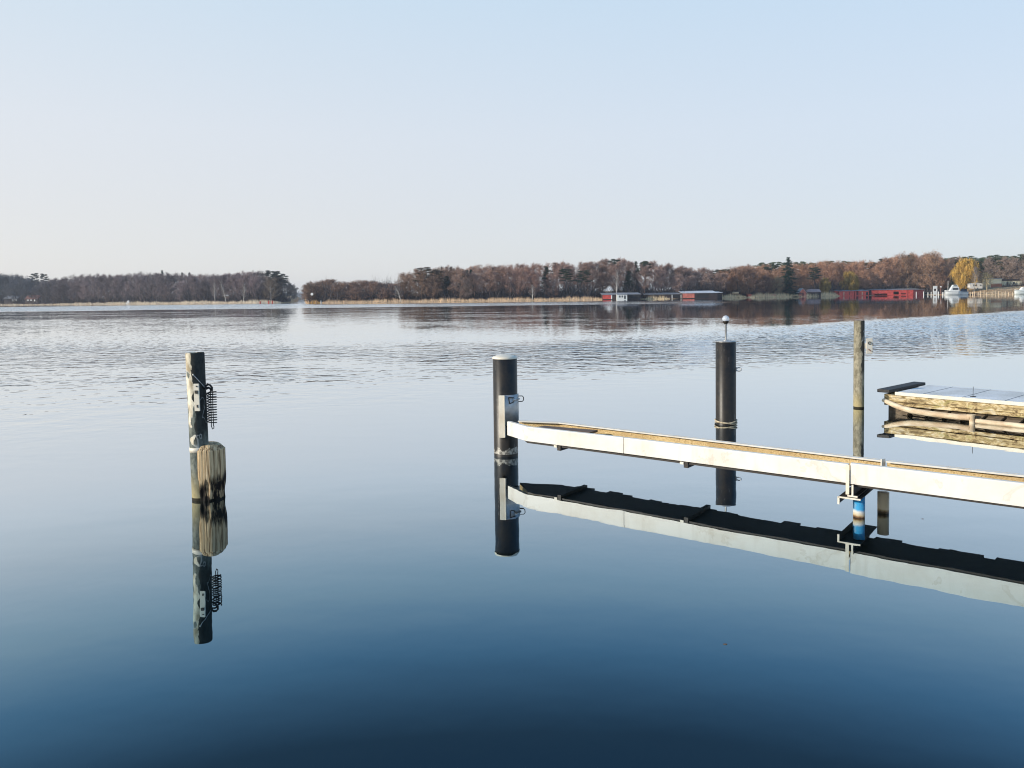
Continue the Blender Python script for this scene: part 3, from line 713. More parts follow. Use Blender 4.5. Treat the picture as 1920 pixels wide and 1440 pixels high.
def broadleaf(seed, H=18.0, Rc=4.6, crown0=.28, nt=5200, willow=False, wl_=1.0):
    rd = random.Random(seed); rg = np.random.default_rng(seed)
    tk = MB(); top = Vector((rd.uniform(-.8, .8), rd.uniform(-.8, .8), H*.8))
    tp_ = [Vector((0, 0, -.5)), Vector((rd.uniform(-.15, .15), rd.uniform(-.15, .15), H*.22)), Vector((top.x*.5+rd.uniform(-.3, .3), top.y*.5, H*.5)), top]
    tk.tube(tp_, [.26, .21, .15, .04], 6, smooth=True)
    P, Dd = [], []
    def tpos(u):
        u *= 3; i = min(2, int(u)); return tp_[i].lerp(tp_[i+1], u-i)
    nl = 26
    for i in range(nl):
        u = crown0+.02+(.97-crown0)*(i+rd.random())/nl; p = tpos(min(u, 1)); a_ = i*2.4+rd.uniform(-.5, .5)
        hfrac = (u-crown0)/(1-crown0)
        ln = Rc*(.55+.55*math.sin(math.pi*min(1, .18+hfrac*.85)))*rd.uniform(.75, 1.15)
        tilt = .35+.9*hfrac
        d = Vector((math.cos(a_), math.sin(a_), tilt)).normalized()
        mid = p+d*ln*.5+Vector((0, 0, -.15*ln*.2)); end = p+d*ln+Vector((0, 0, ln*.16))
        tk.tube([p, mid, end], [.085, .055, .02], 4, cap=False)
        pts = [p.lerp(mid, .5), mid, mid.lerp(end, .5), end]
        for q_ in range(7):
            u2 = rd.uniform(.25, 1.0); b = p.lerp(mid, u2*2) if u2 < .5 else mid.lerp(end, u2*2-1)
            d2 = (d+Vector((rd.uniform(-.9, .9), rd.uniform(-.9, .9), rd.uniform(-.2, .9)))).normalized()
            l2 = ln*rd.uniform(.25, .45); e2_ = b+d2*l2
            tk.tube([b, e2_], [.035, .012], 3, cap=False)
            for w in range(5):
                c_ = b.lerp(e2_, rd.uniform(.2, 1.0)); P.append(c_); Dd.append(d2)
    P = np.array([tuple(p) for p in P]); Dd = np.array([tuple(p) for p in Dd])
    idx = rg.integers(0, len(P), nt); B_ = P[idx] + rg.normal(size=(nt, 3))*.42
    if willow:
        dr = unit(rg.normal(size=(nt, 3))*.25 + np.array([0, 0, -1.0])); ln = rg.uniform(1.0, 3.4, nt); wd = rg.uniform(.08, .15, nt)
    else:
        dr = unit(Dd[idx]*.7 + rg.normal(size=(nt, 3))*.75 + np.array([0, 0, .35])); ln = rg.uniform(.45, 1.35, nt); wd = rg.uniform(.06, .13, nt)*wl_
    V = slivers(B_, dr, ln, wd, rg)
    cm = tri_mesh('crown', V, TW); ZTOP[cm.name] = float(np.percentile(V[:, 2], 98.5))
    return tri_mesh('trunk', np.empty((0, 3)), BK, tk), cm
def pine(seed, H=20.0):
    rd = random.Random(seed); rg = np.random.default_rng(seed); tk = MB()
    lx = rd.uniform(-.7, .7); tk.tube([(0, 0, -.5), (lx*.4, 0, H*.45), (lx, 0, H*.95)], [.22, .16, .05], 6)
    P, C0 = [], []
    for i in range(15):
        u = .58+.40*i/14; z = H*u; a_ = i*2.4+rd.uniform(-.5, .5); ln = rd.uniform(1.3, 2.8)*(1.15-.75*max(0, (u-.8)/.2))
        e_ = Vector((lx*u+math.cos(a_)*ln, math.sin(a_)*ln, z+ln*.25)); tk.tube([(lx*u, 0, z), e_], [.06, .02], 4, cap=False)
        for k in range(3):
            c_ = Vector((lx*u, 0, z)).lerp(e_, .5+.25*k); rr = rd.uniform(.55, .95)
            q_ = rg.normal(size=(120, 3)); q_ = unit(q_)*rr*rg.uniform(.5, 1, (120, 1)); q_[:, 2] *= .55
            P.append(q_+np.array(tuple(c_))); C0.append(q_)
    P = np.concatenate(P); C0 = np.concatenate(C0); n = len(P)
    V = slivers(P, unit(C0+rg.normal(size=(n, 3))*.4+np.array([0, 0, .3])), rg.uniform(.25, .6, n), rg.uniform(.08, .16, n), rg)
    return tri_mesh('trunk', np.empty((0, 3)), BK, tk), tri_mesh('crown', V, NE)
def spruce(seed, H=20.0, Rc=3.6, c0=.04, ragged=.25):
    rd = random.Random(seed); rg = np.random.default_rng(seed); tk = MB(); tk.tube([(0, 0, -.5), (0, 0, H*.98)], [.24, .03], 6)
    P, Dd = [], []
    z = H*c0
    while z < H*.99:
        f_ = 1-(z/H); ln0 = Rc*(f_**.8)+.15
        for k in range(7):
            a_ = rd.uniform(0, 6.283); ln = ln0*rd.uniform(1-ragged*1.6, 1+ragged); dz = rd.uniform(-.15, .25)
            m = int(10+ln*14); u = rg.uniform(.1, 1, m); q_ = np.stack([np.cos(a_)*ln*u, np.sin(a_)*ln*u, z+dz-ln*.30*u+ln*.12*u*u], 1)
            P.append(q_+rg.normal(size=(m, 3))*np.array([.18, .18, .12])); Dd.append(np.tile([math.cos(a_), math.sin(a_), -.25], (m, 1)))
        z += H*.028+.10
    P = np.concatenate(P); Dd = np.concatenate(Dd); n = len(P)
    V = slivers(P, unit(Dd+rg.normal(size=(n, 3))*.6), rg.uniform(.4, .9, n), rg.uniform(.10, .22, n), rg)
    return tri_mesh('trunk', np.empty((0, 3)), BK, tk), tri_mesh('crown', V, NE)
PRO = {'bare': [broadleaf(10+i, 18, 5.0, .13, 5200) for i in range(6)], 'tall': [broadleaf(30+i, 20, 3.8, .30, 5200) for i in range(3)],
       'willow': [broadleaf(50, 16, 4.6, .22, 7000, True), broadleaf(51, 16, 4.6, .22, 7000, True)],
       'pine': [pine(60+i) for i in range(3)], 'spruce': [spruce(70+i) for i in range(2)], 'ragged': [spruce(75, 20, 4.2, .02, .45)],
       'thin': [broadleaf(90, 18, 2.6, .35, 1500, wl_=.7), broadleaf(91, 18, 2.6, .3, 1500, wl_=.7)]}
PH = {'bare': (18, 4.7), 'tall': (20, 3.6), 'willow': (16, 4.6), 'pine': (20, 2.8), 'spruce': (20, 3.6), 'ragged': (20, 4.2), 'thin': (18, 2.6)}
KN = {'bare': 'bare_tree', 'tall': 'bare_tree', 'willow': 'willow_tree', 'pine': 'pine_tree', 'spruce': 'spruce_tree', 'ragged': 'spruce_tree', 'thin': 'birch_tree'}
KC = {'bare': 'tree', 'tall': 'tree', 'willow': 'willow', 'pine': 'pine', 'spruce': 'spruce', 'ragged': 'spruce', 'thin': 'birch'}
trd = random.Random(99)
def tree(kind, px, off, topy, width, col, label, group=None, bark=(.10, .08, .07), lean=0.0):
    """width: crown width in metres"""
    g = ground(px, off); zt_ = hgt(px, topy, g); H = max(3.0, zt_-g.z); H0, R0 = PH[kind]
    tk, cr = trd.choice(PRO[kind]); H0 = ZTOP.get(cr.name, H0); e = empty(KN[kind], g, 0, label, KC[kind], group)
    s_ = width/2/R0*1.0; e.scale = (s_, s_, H/H0); e.rotation_euler = (lean*.3, lean, trd.uniform(0, 6.28) if not lean else 0)
    for nm, me, c_ in (('trunk', tk, bark), ('crown', cr, col)):
        o = bpy.data.objects.new(nm, me); COL.objects.link(o); o.parent = e; o.color = (*c_, 1)
    return e
TOP = [(-300, 512), (0, 514), (30, 515), (68, 523), (80, 528), (100, 523), (150, 517), (220, 514), (300, 512), (345, 513), (400, 514), (450, 512), (490, 510), (520, 514), (535, 521), (548, 531), (560, 543), (566, 546),
       (572, 538), (580, 529), (600, 527), (615, 523), (640, 531), (690, 526), (720, 528), (742, 532), (752, 517), (762, 508), (790, 504), (830, 501), (870, 501), (930, 497), (1000, 495), (1060, 491), (1130, 488), (1200, 487), (1235, 490), (1262, 497), (1300, 501), (1340, 509), (1352, 508), (1380, 500), (1420, 497), (1460, 497), (1500, 493), (1560, 490), (1600, 492), (1640, 490), (1680, 481), (1700, 477), (1760, 478), (1775, 485), (1800, 485), (1850, 482), (1900, 479), (1960, 477), (2100, 474), (2600, 470)]
GR = [(-400, 110, 'bare grey-blue tree in the far left wood behind the houses', 'trees of the far left wood'),
      (110, 470, 'bare mauve-grey tree in the wood left of the channel', 'trees left of the channel'),
      (470, 566, 'dark bare tree on the point left of the channel mouth', 'trees on the point left of the channel'),
      (566, 748, 'low bare brown tree in the wood just right of the channel', 'low trees right of the channel'),
      (748, 1060, 'bare brown tree in the middle wood behind the reeds', 'trees of the middle wood'),
      (1060, 1352, 'tall slim bare tree in the wood behind the red and white boathouses', 'tall trees behind the boathouses'),
      (1352, 1480, 'bare rust-brown tree left of the dark spruce', 'rust-brown trees left of the spruce'),
      (1480, 1785, 'bare rust-brown tree behind the long red boat sheds', 'rust-brown trees behind the red sheds'),
      (1785, 2700, 'bare grey-brown tree on the slope behind the yellow building', 'trees on the slope at the right')]
CT = [(-400, (.060, .066, .072)), (60, (.070, .072, .078)), (120, (.115, .092, .090)), (300, (.125, .105, .105)), (480, (.118, .094, .094)), (500, (.10, .085, .078)), (550, (.05, .055, .06)), (566, (.06, .06, .06)), (575, (.15, .11, .085)), (740, (.17, .12, .10)), (770, (.16, .115, .085)), (900, (.185, .135, .115)), (1000, (.20, .135, .115)), (1100, (.175, .13, .115)), (1250, (.165, .125, .115)), (1345, (.15, .12, .11)), (1360, (.20, .125, .088)), (1470, (.19, .125, .088)), (1520, (.21, .13, .09)), (1770, (.20, .13, .092)), (1800, (.15, .125, .11)), (2600, (.16, .14, .12))]
def ccol(px): return tuple((2.1, 1.95, 1.85)[i]*interp([(p, c[i]) for p, c in CT], px) if px < 560 else (1.85, 1.66, 1.52)[i]*interp([(p, c[i]) for p, c in CT], px) for i in range(3))
px_list = []
def row(off0, off1, step0, hmin, hmax, lim=None, wid=9.5):
    px = -60.0
    while px < 1990:
        D = shoreD(px)+off0; step = step0*F/D
        if 557 < px < 577: px = 577
        if lim is None or lim(px):
            for a_, b_, lab, grp in GR:
                if a_ <= px < b_: break
            c = ccol(px); j = trd.uniform(.72, 1.2); c = tuple(q_*j for q_ in c)
            ty = interp(TOP, px); g = ground(px, off0); base = 575-(px)*.0121-3
            k = trd.uniform(hmin, hmax); ty2 = base-(base-ty)*k
            kind = 'tall' if 1060 < px < 1350 or (trd.random() < .25 and px > 110) else 'bare'
            w_ = wid*trd.uniform(.8, 1.15)*(.8 if kind == 'tall' else 1.0)
            if 540 < px < 600: w_ *= .6
            if 760 < px < 1785 and trd.random() < .13:
                wd_ = 'middle' if px < 1352 else 'right'
                tree('pine' if trd.random() < .7 else 'spruce', px, trd.uniform(off0, off1), ty2, 8, (.055, .072, .048), 'dark green conifer among the bare trees of the %s wood' % wd_, 'conifers among the bare trees of the %s wood' % wd_)
            else: tree(kind, px, trd.uniform(off0, off1), ty2, w_, c, lab, grp, tuple(q_*.8 for q_ in c))
        px += step*trd.uniform(.8, 1.2)*(1.0 if not 540 < px < 600 else .6)
NOF = lambda px: not (1768 < px < 1930 or 1538 < px < 1557 or 1566 < px < 1618)
row(9, 15, 7.2, .66, .97, NOF)
NOG = lambda p: not (1806 < p < 1990)
row(20, 28, 7.0, .84, 1.0, NOG, 11)
row(36, 50, 6.0, .93, 1.02, NOG, 12.5)
row(80, 95, 6.0, .84, .97, lambda p: p > 1785, 10)
row(62, 75, 8.0, .90, 1.02, lambda p: p > 1340 or p < 110, 10)
# conifers and single trees one can tell apart
DG = (.022, .042, .030); PG = (.080, .115, .055)
tree('ragged', 1478, 8, 482, 11.5, (.020, .050, .038), 'big dark green spruce rising above the wood in front of the shore')
for px, ty, lab in ((305, 506, 'dark green spruce poking out of the wood between the tent and the paired spires'), (343, 510, 'left one of two small pointed spruces above the left wood'), (356, 510, 'right one of two small pointed spruces above the left wood')):
    tree('spruce', px, 52, ty, 6.5, DG, lab)
tree('pine', 84, 60, 514, 7, (.045, .058, .045), 'lone umbrella pine standing in the dip of the far left skyline')
tree('pine', 66, 60, 513, 8, (.045, .055, .045), 'broad dark pine left of the lone umbrella pine')
for px in (868, 876, 884): tree('spruce', px, 16, 503+trd.uniform(-2, 3), 7, (.022, .050, .042), 'dark blue-green spruce in the clump in the middle wood', 'spruces in the middle wood')
for px in (829, 838, 846): tree('spruce', px, 50, 499, 5, DG, 'small pointed spruce top behind the brown trees of the middle wood', 'spruce tops behind the middle wood')
tree('pine', 796, 12, 502, 9, (.10, .085, .06), 'brownish layered pine at the left end of the middle wood')
tree('pine', 818, 12, 506, 9, (.12, .095, .07), 'brownish layered pine beside another at the left of the middle wood')
for px, ty in ((508, 508), (519, 509), (531, 514)): tree('pine', px, 30, ty, 8, (.040, .052, .045), 'dark pine crown on the point left of the channel', 'pines on the point')
tree('spruce', 1794, 14, 487, 10, (.022, .034, .022), 'dark green fir behind the white cabin boat')
for i, px in enumerate((1348, 1358, 1368)): tree('pine', px, 30, 506, 7, (.05, .065, .04), 'green pine in the notch left of the rust-brown trees', 'pines in the notch')
for i in range(52):
    px = 1430+i*10.8+trd.uniform(-4, 4)
    if 1655 < px < 1760: continue
    tree('pine', px, 100+trd.uniform(0, 25), (interp(TOP, px)-1 if px > 1770 else 493-(px-1430)*.012)+trd.uniform(-2, 3), 9.5, PG, 'dark green pine on the ridge behind the right wood', 'pines on the ridge at the right')
for i in range(16):
    px = 1772+i*13+trd.uniform(-4, 4); tree('pine', px, 82+trd.uniform(-8, 12), interp(TOP, px)+trd.uniform(-1, 6), 12, PG, 'dark green pine on the ridge behind the right wood', 'pines on the ridge at the right')
YE = (.50, .31, .07)
tree('willow', 1807, 12, 487, 13, YE, 'tall golden weeping willow behind the caravan')
tree('willow', 1592, 10, 511, 10.5, (.46, .30, .08), 'low golden willow behind the left end of the red sheds')
tree('willow', 1547, 7, 522, 5.5, (.40, .28, .09), 'small yellowish willow right of the red gabled hut')
tree('willow', 1604, 10, 516, 4, (.42, .26, .08), 'narrow golden willow next to the low golden willow')
tree('thin', 1850, 20, 511, 6.5, (.26, .22, .12), 'small fan-shaped olive bush tree left of the yellow building', None, (.3, .25, .15))
tree('bare', 1457, 5, 520, 7, (.30, .24, .15), 'pale beige young tree in front of the big spruce')
tree('bare', 1436, 5, 519, 8, (.25, .15, .11), 'rounded rust-brown bush tree left of the pale young tree')
tree('bare', 1700, 8, 476, 13, (.33, .205, .13), 'broad rust-brown tree, left of the two tallest behind the red sheds')
tree('bare', 1748, 8, 474, 13, (.33, .205, .13), 'broad rust-brown tree, right of the two tallest behind the red sheds')
tree('bare', 1405, 7, 499, 14, (.36, .22, .155), 'wide domed rust-brown tree between the boathouses and the spruce')
tree('bare', 1384, 7, 503, 11, (.34, .21, .15), 'rust-brown tree at the left end of the wide domed tree')
tree('bare', 508, 6, 522, 9, (.22, .165, .12), 'pale brown tree with white trunk leaning over the channel marks', None, (.5, .45, .4))
tree('bare', 872, 6, 523, 7, (.24, .18, .15), 'small pale forked tree in front of the dark spruces')
WB = (.62, .58, .52)
for px, ty, ln_, lab in ((403, 528, 0.0, 'upright birch with white trunk, leftmost of three at the wood edge'), (424, 524, -.22, 'white birch trunk leaning to the left at the wood edge'), (456, 529, .14, 'forked white birch, rightmost of three at the wood edge'),
                   (752, 533, -.3, 'thin white fallen birch leaning at the left end of the middle wood'), (1156, 505, 0, 'slim pale birch trunk behind the red and grey boathouse'), (1826, 500, .05, 'pale slim birch right of the golden willow'), (1672, 532, 0, 'white trunked birch behind the long red shed'), (998, 533, .05, 'thin pale birch in front of the middle wood')):
    tree('thin', px, 3.5 if px < 1600 else 9, ty, 3.4, (.16, .13, .12), lab, None, WB if px < 1600 else (.30, .27, .23), ln_)

# undergrowth and reed beds: nobody could count them
def band(name, ranges, offs, n_per_m, h0, h1, w0, w1, col, label, mat, vert=.12, topfn=None, seed=1, wobble=.35):
    rg = np.random.default_rng(seed); VV = []
    for a_, b_ in ranges:
        pa, pb_ = ground(a_, 0), ground(b_, 0); n = int((pb_-pa).length*n_per_m)
        pxs = rg.uniform(a_, b_, n); of = rg.uniform(offs[0], offs[1], n)
        P = np.array([tuple(ground(p_, o_)) for p_, o_ in zip(pxs, of)])
        dr = unit(rg.normal(size=(n, 3))*vert + np.array([0, 0, 1.0]))
        hh = rg.uniform(h0, h1, n)*(1+wobble*np.sin(pxs*.21+np.sin(pxs*.07)*3)*.5+wobble*.5*np.sin(pxs*.053+1))
        hh = hh*np.clip(np.minimum(pxs-a_, b_-pxs)/14, .06, 1)**.6
        if topfn is not None: hh = hh*np.array([topfn(p_) for p_ in pxs])
        VV.append(slivers(P, dr, hh, rg.uniform(w0, w1, n), rg))
    me = tri_mesh(name, np.concatenate(VV), mat); o = bpy.data.objects.new(name, me); COL.objects.link(o); o.color = (*col, 1)
    return tag(o, label, name.replace('_', ' '), kind='stuff')
band('undergrowth', [(-60, 545), (577, 1770)], (8, 40), 70, 2.5, 9.5, .14, .45, (.085, .075, .078), 'dark tangle of bushes under the trees along the shore', TW, .5, seed=3, wobble=.6)
band('undergrowth', [(1770, 2000)], (48, 75), 30, 2, 6, .12, .35, (.12, .09, .07), 'brown bushes on the slope behind the yellow building', TW, .5, seed=4)
RL = (.78, .56, .36)
band('ridge_wood', [(1400, 2000)], (100, 135), 60, 4, 15, .3, .8, (.075, .085, .055), 'dark green mass of the wood along the ridge at the right', NE, .35, seed=14, wobble=.3)
band('reed_bed', [(-60, 527)], (-2, 7), 36, 1.0, 1.9, .08, .15, (.78, .66, .50), 'pale dry reeds along the left shore', RD, .10, lambda p: .55 if p < 140 else 1.0, seed=5)
band('reed_bed', [(603, 1135)], (-3, 7), 44, .9, 1.8, .08, .15, RL, 'pale golden dry reeds along the middle shore', RD, .10, seed=6)
band('reed_bed', [(1210, 1258), (1318, 1400), (1400, 1575)], (-2, 9), 34, 1.2, 2.6, .09, .16, (.86, .67, .42), 'golden dry reeds around the boathouses and huts', RD, .12, seed=7)
band('reed_bed', [(577, 602)], (-3, 5), 40, 1.2, 2.2, .1, .18, (.62, .36, .12), 'orange sunlit reeds on the tip right of the channel', RD, .2, seed=8)
band('dry_grass', [(1800, 2000)], (2, 45), 22, .2, .6, .06, .14, (.80, .52, .28), 'short orange dry grass on the sloping bank', RD, .5, seed=9)
# the wood at the end of the channel, far off
rg = np.random.default_rng(12); n = 26000
cx0 = aty(500, 560, 4000).x; cx1 = aty(660, 560, 4000).x
P = np.stack([rg.uniform(cx0, cx1, n), rg.uniform(3980, 4120, n), np.zeros(n)], 1)
hh = 34+3*np.sin(P[:, 0]*.05)+2*np.sin(P[:, 0]*.17)
P[:, 2] = rg.uniform(0, 1, n)*hh
V = slivers(P, unit(rg.normal(size=(n, 3))+np.array([0, 0, .5])), rg.uniform(2, 5, n), rg.uniform(.8, 2, n), rg)
o = bpy.data.objects.new('far_wood', tri_mesh('far_wood', V, TW)); COL.objects.link(o); o.color = (.07, .08, .09, 1)
tag(o, 'hazy blue wood at the far end of the channel', 'wood', kind='stuff')
tag(MB().box(((cx0+cx1)/2, 4300, .2), (cx1-cx0+400, 660, 1.2)).build('far_shore_ground', GM), kind='structure')

# ------------------------------------------------------------------ houses, sheds and boats of the far shore
def pm(name, col, rough=.7, var=.3, sc_=.8): return mat_plain(name, col, rough, var, sc_)
RED = pm('faded_red_boards', (.75, .10, .075)); RED2 = pm('salmon_red_boards', (.66, .19, .13)); GRF = pm('grey_felt_roof', (.30, .30, .31)); WHR = pm('pale_sheet_roof', (.66, .66, .66))
DKW = pm('dark_stained_boards', (.045, .028, .026)); WHP = pm('white_paint', (.80, .78, .72), .5, .12); TRF = pm('red_brown_tile_roof', (.26, .12, .09)); BRK = pm('red_brick', (.42, .16, .09)); YEL = pm('pale_yellow_render', (.92, .80, .54), .8, .12)
PNK = pm('weathered_pink_roof', (.50, .34, .30)); OPN = pm('dark_opening', (.02, .018, .02)); GLS = mat_plain('dark_window_glass', (.03, .035, .04), .1, .1); CRM = pm('cream_patch_boards', (.72, .55, .36)); NAV = pm('dark_canvas', (.03, .04, .06)); DRD = pm('dark_red_boards', (.16, .03, .03))
GRNB = pm('pale_green_gelcoat', (.68, .70, .64), .35, .1)
def pxbox(px0, px1, D, yb, yt):
    """width, centre, base height and height of a thing seen between those pixels at depth D"""
    a_, b_ = aty(px0, yb, D), aty(px1, yb, D); c_ = (px0+px1)/2
    zb = aty(c_, yb, D).z; return (a_.x+b_.x)/2, b_.x-a_.x, zb, aty(c_, yt, D).z-zb
def shed(name, label, cat, px0, px1, D, yb, yeave, ytop, dep, wall, roof, kind='lean', openings=(), group=None, over=.35, rz=0.0):
    X, W, zb, he = pxbox(px0, px1, D, yb, yeave); _, _, _, ht = pxbox(px0, px1, D, yb, ytop)
    e = empty(name, (X, D, zb), rz, label, cat, group)
    if kind == 'flat':
        MB().box((0, dep/2, he/2-1), (W, dep, he+2)).build('wall', wall, e)
        MB().box((0, dep/2, he+(ht-he)/2+.003), (W+2*over, dep+2*over, max(.12, ht-he))).build('roof', roof, e)
    elif kind == 'lean':      # roof rises away from the viewer
        vs = [(-W/2, 0, -2), (W/2, 0, -2), (W/2, dep, -2), (-W/2, dep, -2), (-W/2, 0, he), (W/2, 0, he), (W/2, dep, ht), (-W/2, dep, ht)]
        MB().add(vs, [(0, 1, 5, 4), (1, 2, 6, 5), (2, 3, 7, 6), (3, 0, 4, 7), (4, 5, 6, 7), (3, 2, 1, 0)]).build('wall', wall, e)
        t_ = .12; k = (ht-he)/dep; o_ = over
        vs = []
        for z_ in (.01, t_): vs += [(-W/2-o_, -o_, he-k*o_+z_), (W/2+o_, -o_, he-k*o_+z_), (W/2+o_, dep+o_, ht+k*o_+z_), (-W/2-o_, dep+o_, ht+k*o_+z_)]
        MB().add(vs, [(0, 1, 5, 4), (1, 2, 6, 5), (2, 3, 7, 6), (3, 0, 4, 7), (4, 5, 6, 7), (3, 2, 1, 0)]).build('roof', roof, e)
    elif kind in ('gable', 'ridge'):   # gable: triangle faces the viewer; ridge: ridge runs left to right
        if kind == 'gable': a_, b_, f_ = W/2, dep, (lambda u, v, z: (u, v, z))
        else: a_, b_, f_ = dep/2, W, (lambda u, v, z: (v-W/2, u+dep/2, z))
        vs = [f_(u, v, z) for v in (0, b_) for u, z in ((-a_, -2), (a_, -2), (a_, he), (0, ht), (-a_, he))]
        MB().add(vs, [(0, 1, 2, 3, 4), (9, 8, 7, 6, 5), (1, 6, 7, 2), (5, 0, 4, 9), (2, 7, 8, 3), (3, 8, 9, 4)]).build('wall', wall, e)
        m = MB(); k = (ht-he)/a_
        for s_ in (-1, 1):
            x1 = s_*(a_+over); z1 = he-k*over
            q4 = [(0, ht), (x1, z1), (x1, z1+.14), (0, ht+.15)]
            vs = [f_(u, v, z+.01) for v in (-over, b_+over) for u, z in q4]
            m.add(vs, [(0, 1, 2, 3), (7, 6, 5, 4), (0, 4, 5, 1), (1, 5, 6, 2), (2, 6, 7, 3), (3, 7, 4, 0)])
        m.build('roof', roof, e)
    for (nm, u0, u1, z0, z1, mt) in openings:   # fractions of width / eave height on the front
        MB().box(((u0+u1-1)/2*W, -.03, (z0+z1)/2*he), ((u1-u0)*W, .08, (z1-z0)*he)).build(nm, mt, e)
    return e, W, he
sd_ = lambda px: shoreD(px)
shed('house', 'small house with red-brown roof at the far left shore', 'house', 47, 71, sd_(60)+9, 565, 560.5, 553.5, 8, DKW, TRF, 'ridge', (('window', .15, .3, .3, .75, WHP), ('window', .4, .55, .3, .75, WHP), ('door', .7, .8, 0, .8, WHP)))
shed('house', 'low grey roofed house with white gable at the far left edge', 'house', 8, 33, sd_(20)+9, 565, 559.5, 554.5, 8, DKW, GRF, 'ridge', (('window', .2, .35, .3, .7, GLS), ('annex_wall', .58, .98, 0, .85, WHP)))
X, W, zb, H_ = pxbox(235, 243, sd_(239)+1, 570, 562.5)
MB().add([(X-W/2, sd_(239)+1, zb), (X+W/2, sd_(239)+1, zb), (X+W/2, sd_(239)+4, zb), (X-W/2, sd_(239)+4, zb), (X, sd_(239)+2, zb+H_), (X, sd_(239)+3, zb+H_)], [(0, 1, 4), (1, 2, 5, 4), (2, 3, 5), (3, 0, 4, 5), (3, 2, 1, 0)]).build('tent', WHP)
tag(bpy.data.objects['tent'], 'tiny white ridge tent standing in the reeds of the left shore', 'tent')
# channel marks
def post(name, label, cat, px, D, yb, yt, w, mat, group=None):
    p_ = aty(px, yb, D); h_ = aty(px, yt, D).z
    o = MB().tube([(0, 0, -1.2), (0, 0, h_-p_.z*0)], w/2, 8).lathe([(w/2+.02, h_), (w/2+.02, h_+.06), (.001, h_+.1)], 8).build(name, mat, None, 0, (p_.x, D, 0))
    return tag(o, label, cat, group)
REDP = pm('red_signal_paint', (.70, .10, .06)); ORP = pm('orange_wood', (.62, .38, .20))
post('channel_mark', 'red post standing in the water left of the channel point', 'channel mark', 488, 424, 568.5, 565, .7, REDP)
post('channel_mark', 'red post, left one of the pair at the tip of the channel point', 'channel mark', 504, 424, 568.5, 564, .8, REDP)
post('channel_mark', 'red post, right one of the pair at the tip of the channel point', 'channel mark', 511, 424, 568.5, 564, .8, REDP)
post('channel_mark', 'short white post at the water right of the channel', 'channel mark', 602, 350, 568.5, 564, .4, WHP)
D_ = 351; p_ = aty(585, 551.5, D_)
e = empty('channel_sign', (p_.x, D_, 0), 0, 'round white channel sign on a post among the orange reeds', 'sign')
MB().tube([(0, 0, -1), (0, 0, p_.z)], .07, 8).build('post', DKW, e)
o = MB().tube([(0, -.10, p_.z), (0, -.16, p_.z)], .62, 24).build('disc', WHP, e)
for k in range(3): post('wooden_pile', 'orange-brown timber pile at the tip right of the channel', 'pile', 579+k*7, 352, 569, 564, .6, ORP, 'timber piles at the channel tip')

# boathouses, from left to right
D_ = sd_(1160)-1
shed('boathouse', 'red boathouse with long grey roof, leftmost on the shore', 'boathouse', 1130, 1201, D_, 560.5, 552.3, 549, 9, DKW, GRF, 'lean', (('red_front', 0, .22, 0, .97, RED), ('door', .22, .25, 0, .95, WHP), ('opening', .70, .98, .1, .8, OPN)))
shed('summer_house', 'small white cabin in front of the grey boathouse roof', 'cabin', 1157, 1176, D_-2.5, 560.5, 552.5, 549.5, 2.2, WHP, GRF, 'lean', (('window', .2, .34, .35, .8, GLS), ('window', .45, .58, .35, .8, GLS), ('door', .7, .85, 0, .8, GLS)), over=.15)
D_ = sd_(1260)
shed('boathouse', 'dark boathouse with grey roof half hidden by golden reeds', 'boathouse', 1209, 1279, D_+2, 560, 552, 548.5, 9, DKW, GRF, 'lean', (('post', .72, .74, 0, .9, WHP), ('post', .96, .98, 0, .9, WHP), ('opening', .76, .95, .05, .75, OPN)))
shed('boathouse', 'salmon red boathouse front with pale roof right of the dark one', 'boathouse', 1280, 1345, D_, 558.5, 549.5, 545.5, 10, DKW, WHR, 'lean', (('red_front', 0, .34, 0, 1.02, RED2), ('opening', .40, .75, 0, .8, OPN)))
shed('boathouse', 'low shed with pale roof behind the salmon boathouse', 'boathouse', 1330, 1354, D_+8, 556, 549, 547, 8, DKW, WHR, 'lean')
shed('hut', 'little red gabled hut with white trimmed front', 'hut', 1498.5, 1512, sd_(1505)+1, 554.5, 548.5, 541, 5, RED2, WHP, 'gable', (('door', .38, .62, 0, .9, DRD),), over=.25)
shed('hut', 'long low hut with weathered pinkish roof beside the red gabled hut', 'hut', 1513.5, 1539, sd_(1525)+2, 554, 547.5, 542.5, 5, DKW, PNK, 'ridge', over=.2)
shed('hut', 'tiny red shed in the reeds left of the gabled hut', 'hut', 1403, 1409, sd_(1406)+3, 557, 552.5, 551.2, 3, RED2, RED2, 'lean', over=.15)
shed('hut', 'low flat red-roofed shed in the reeds between the tiny shed and the gabled hut', 'hut', 1432, 1455, sd_(1443)+5, 556.5, 553, 551.6, 4, RED2, RED2, 'lean', over=.15)
shed('boat_shed', 'short bright red boat shed at the left end of the red row', 'boat shed', 1573, 1601, sd_(1587)-2, 554, 546, 544.5, 9, RED, GRF, 'lean', (('door', .3, .36, 0, .8, CRM), ('door', .7, .74, 0, .8, DRD)))
shed('boat_shed', 'bright red boat shed between the short one and the longest', 'boat shed', 1602.5, 1629, sd_(1615)-2, 553.5, 545.5, 543, 9, RED, GRF, 'lean', (('door', .12, .26, 0, .95, DRD), ('door', .5, .56, 0, .8, CRM), ('opening', .8, .95, 0, .7, OPN)))
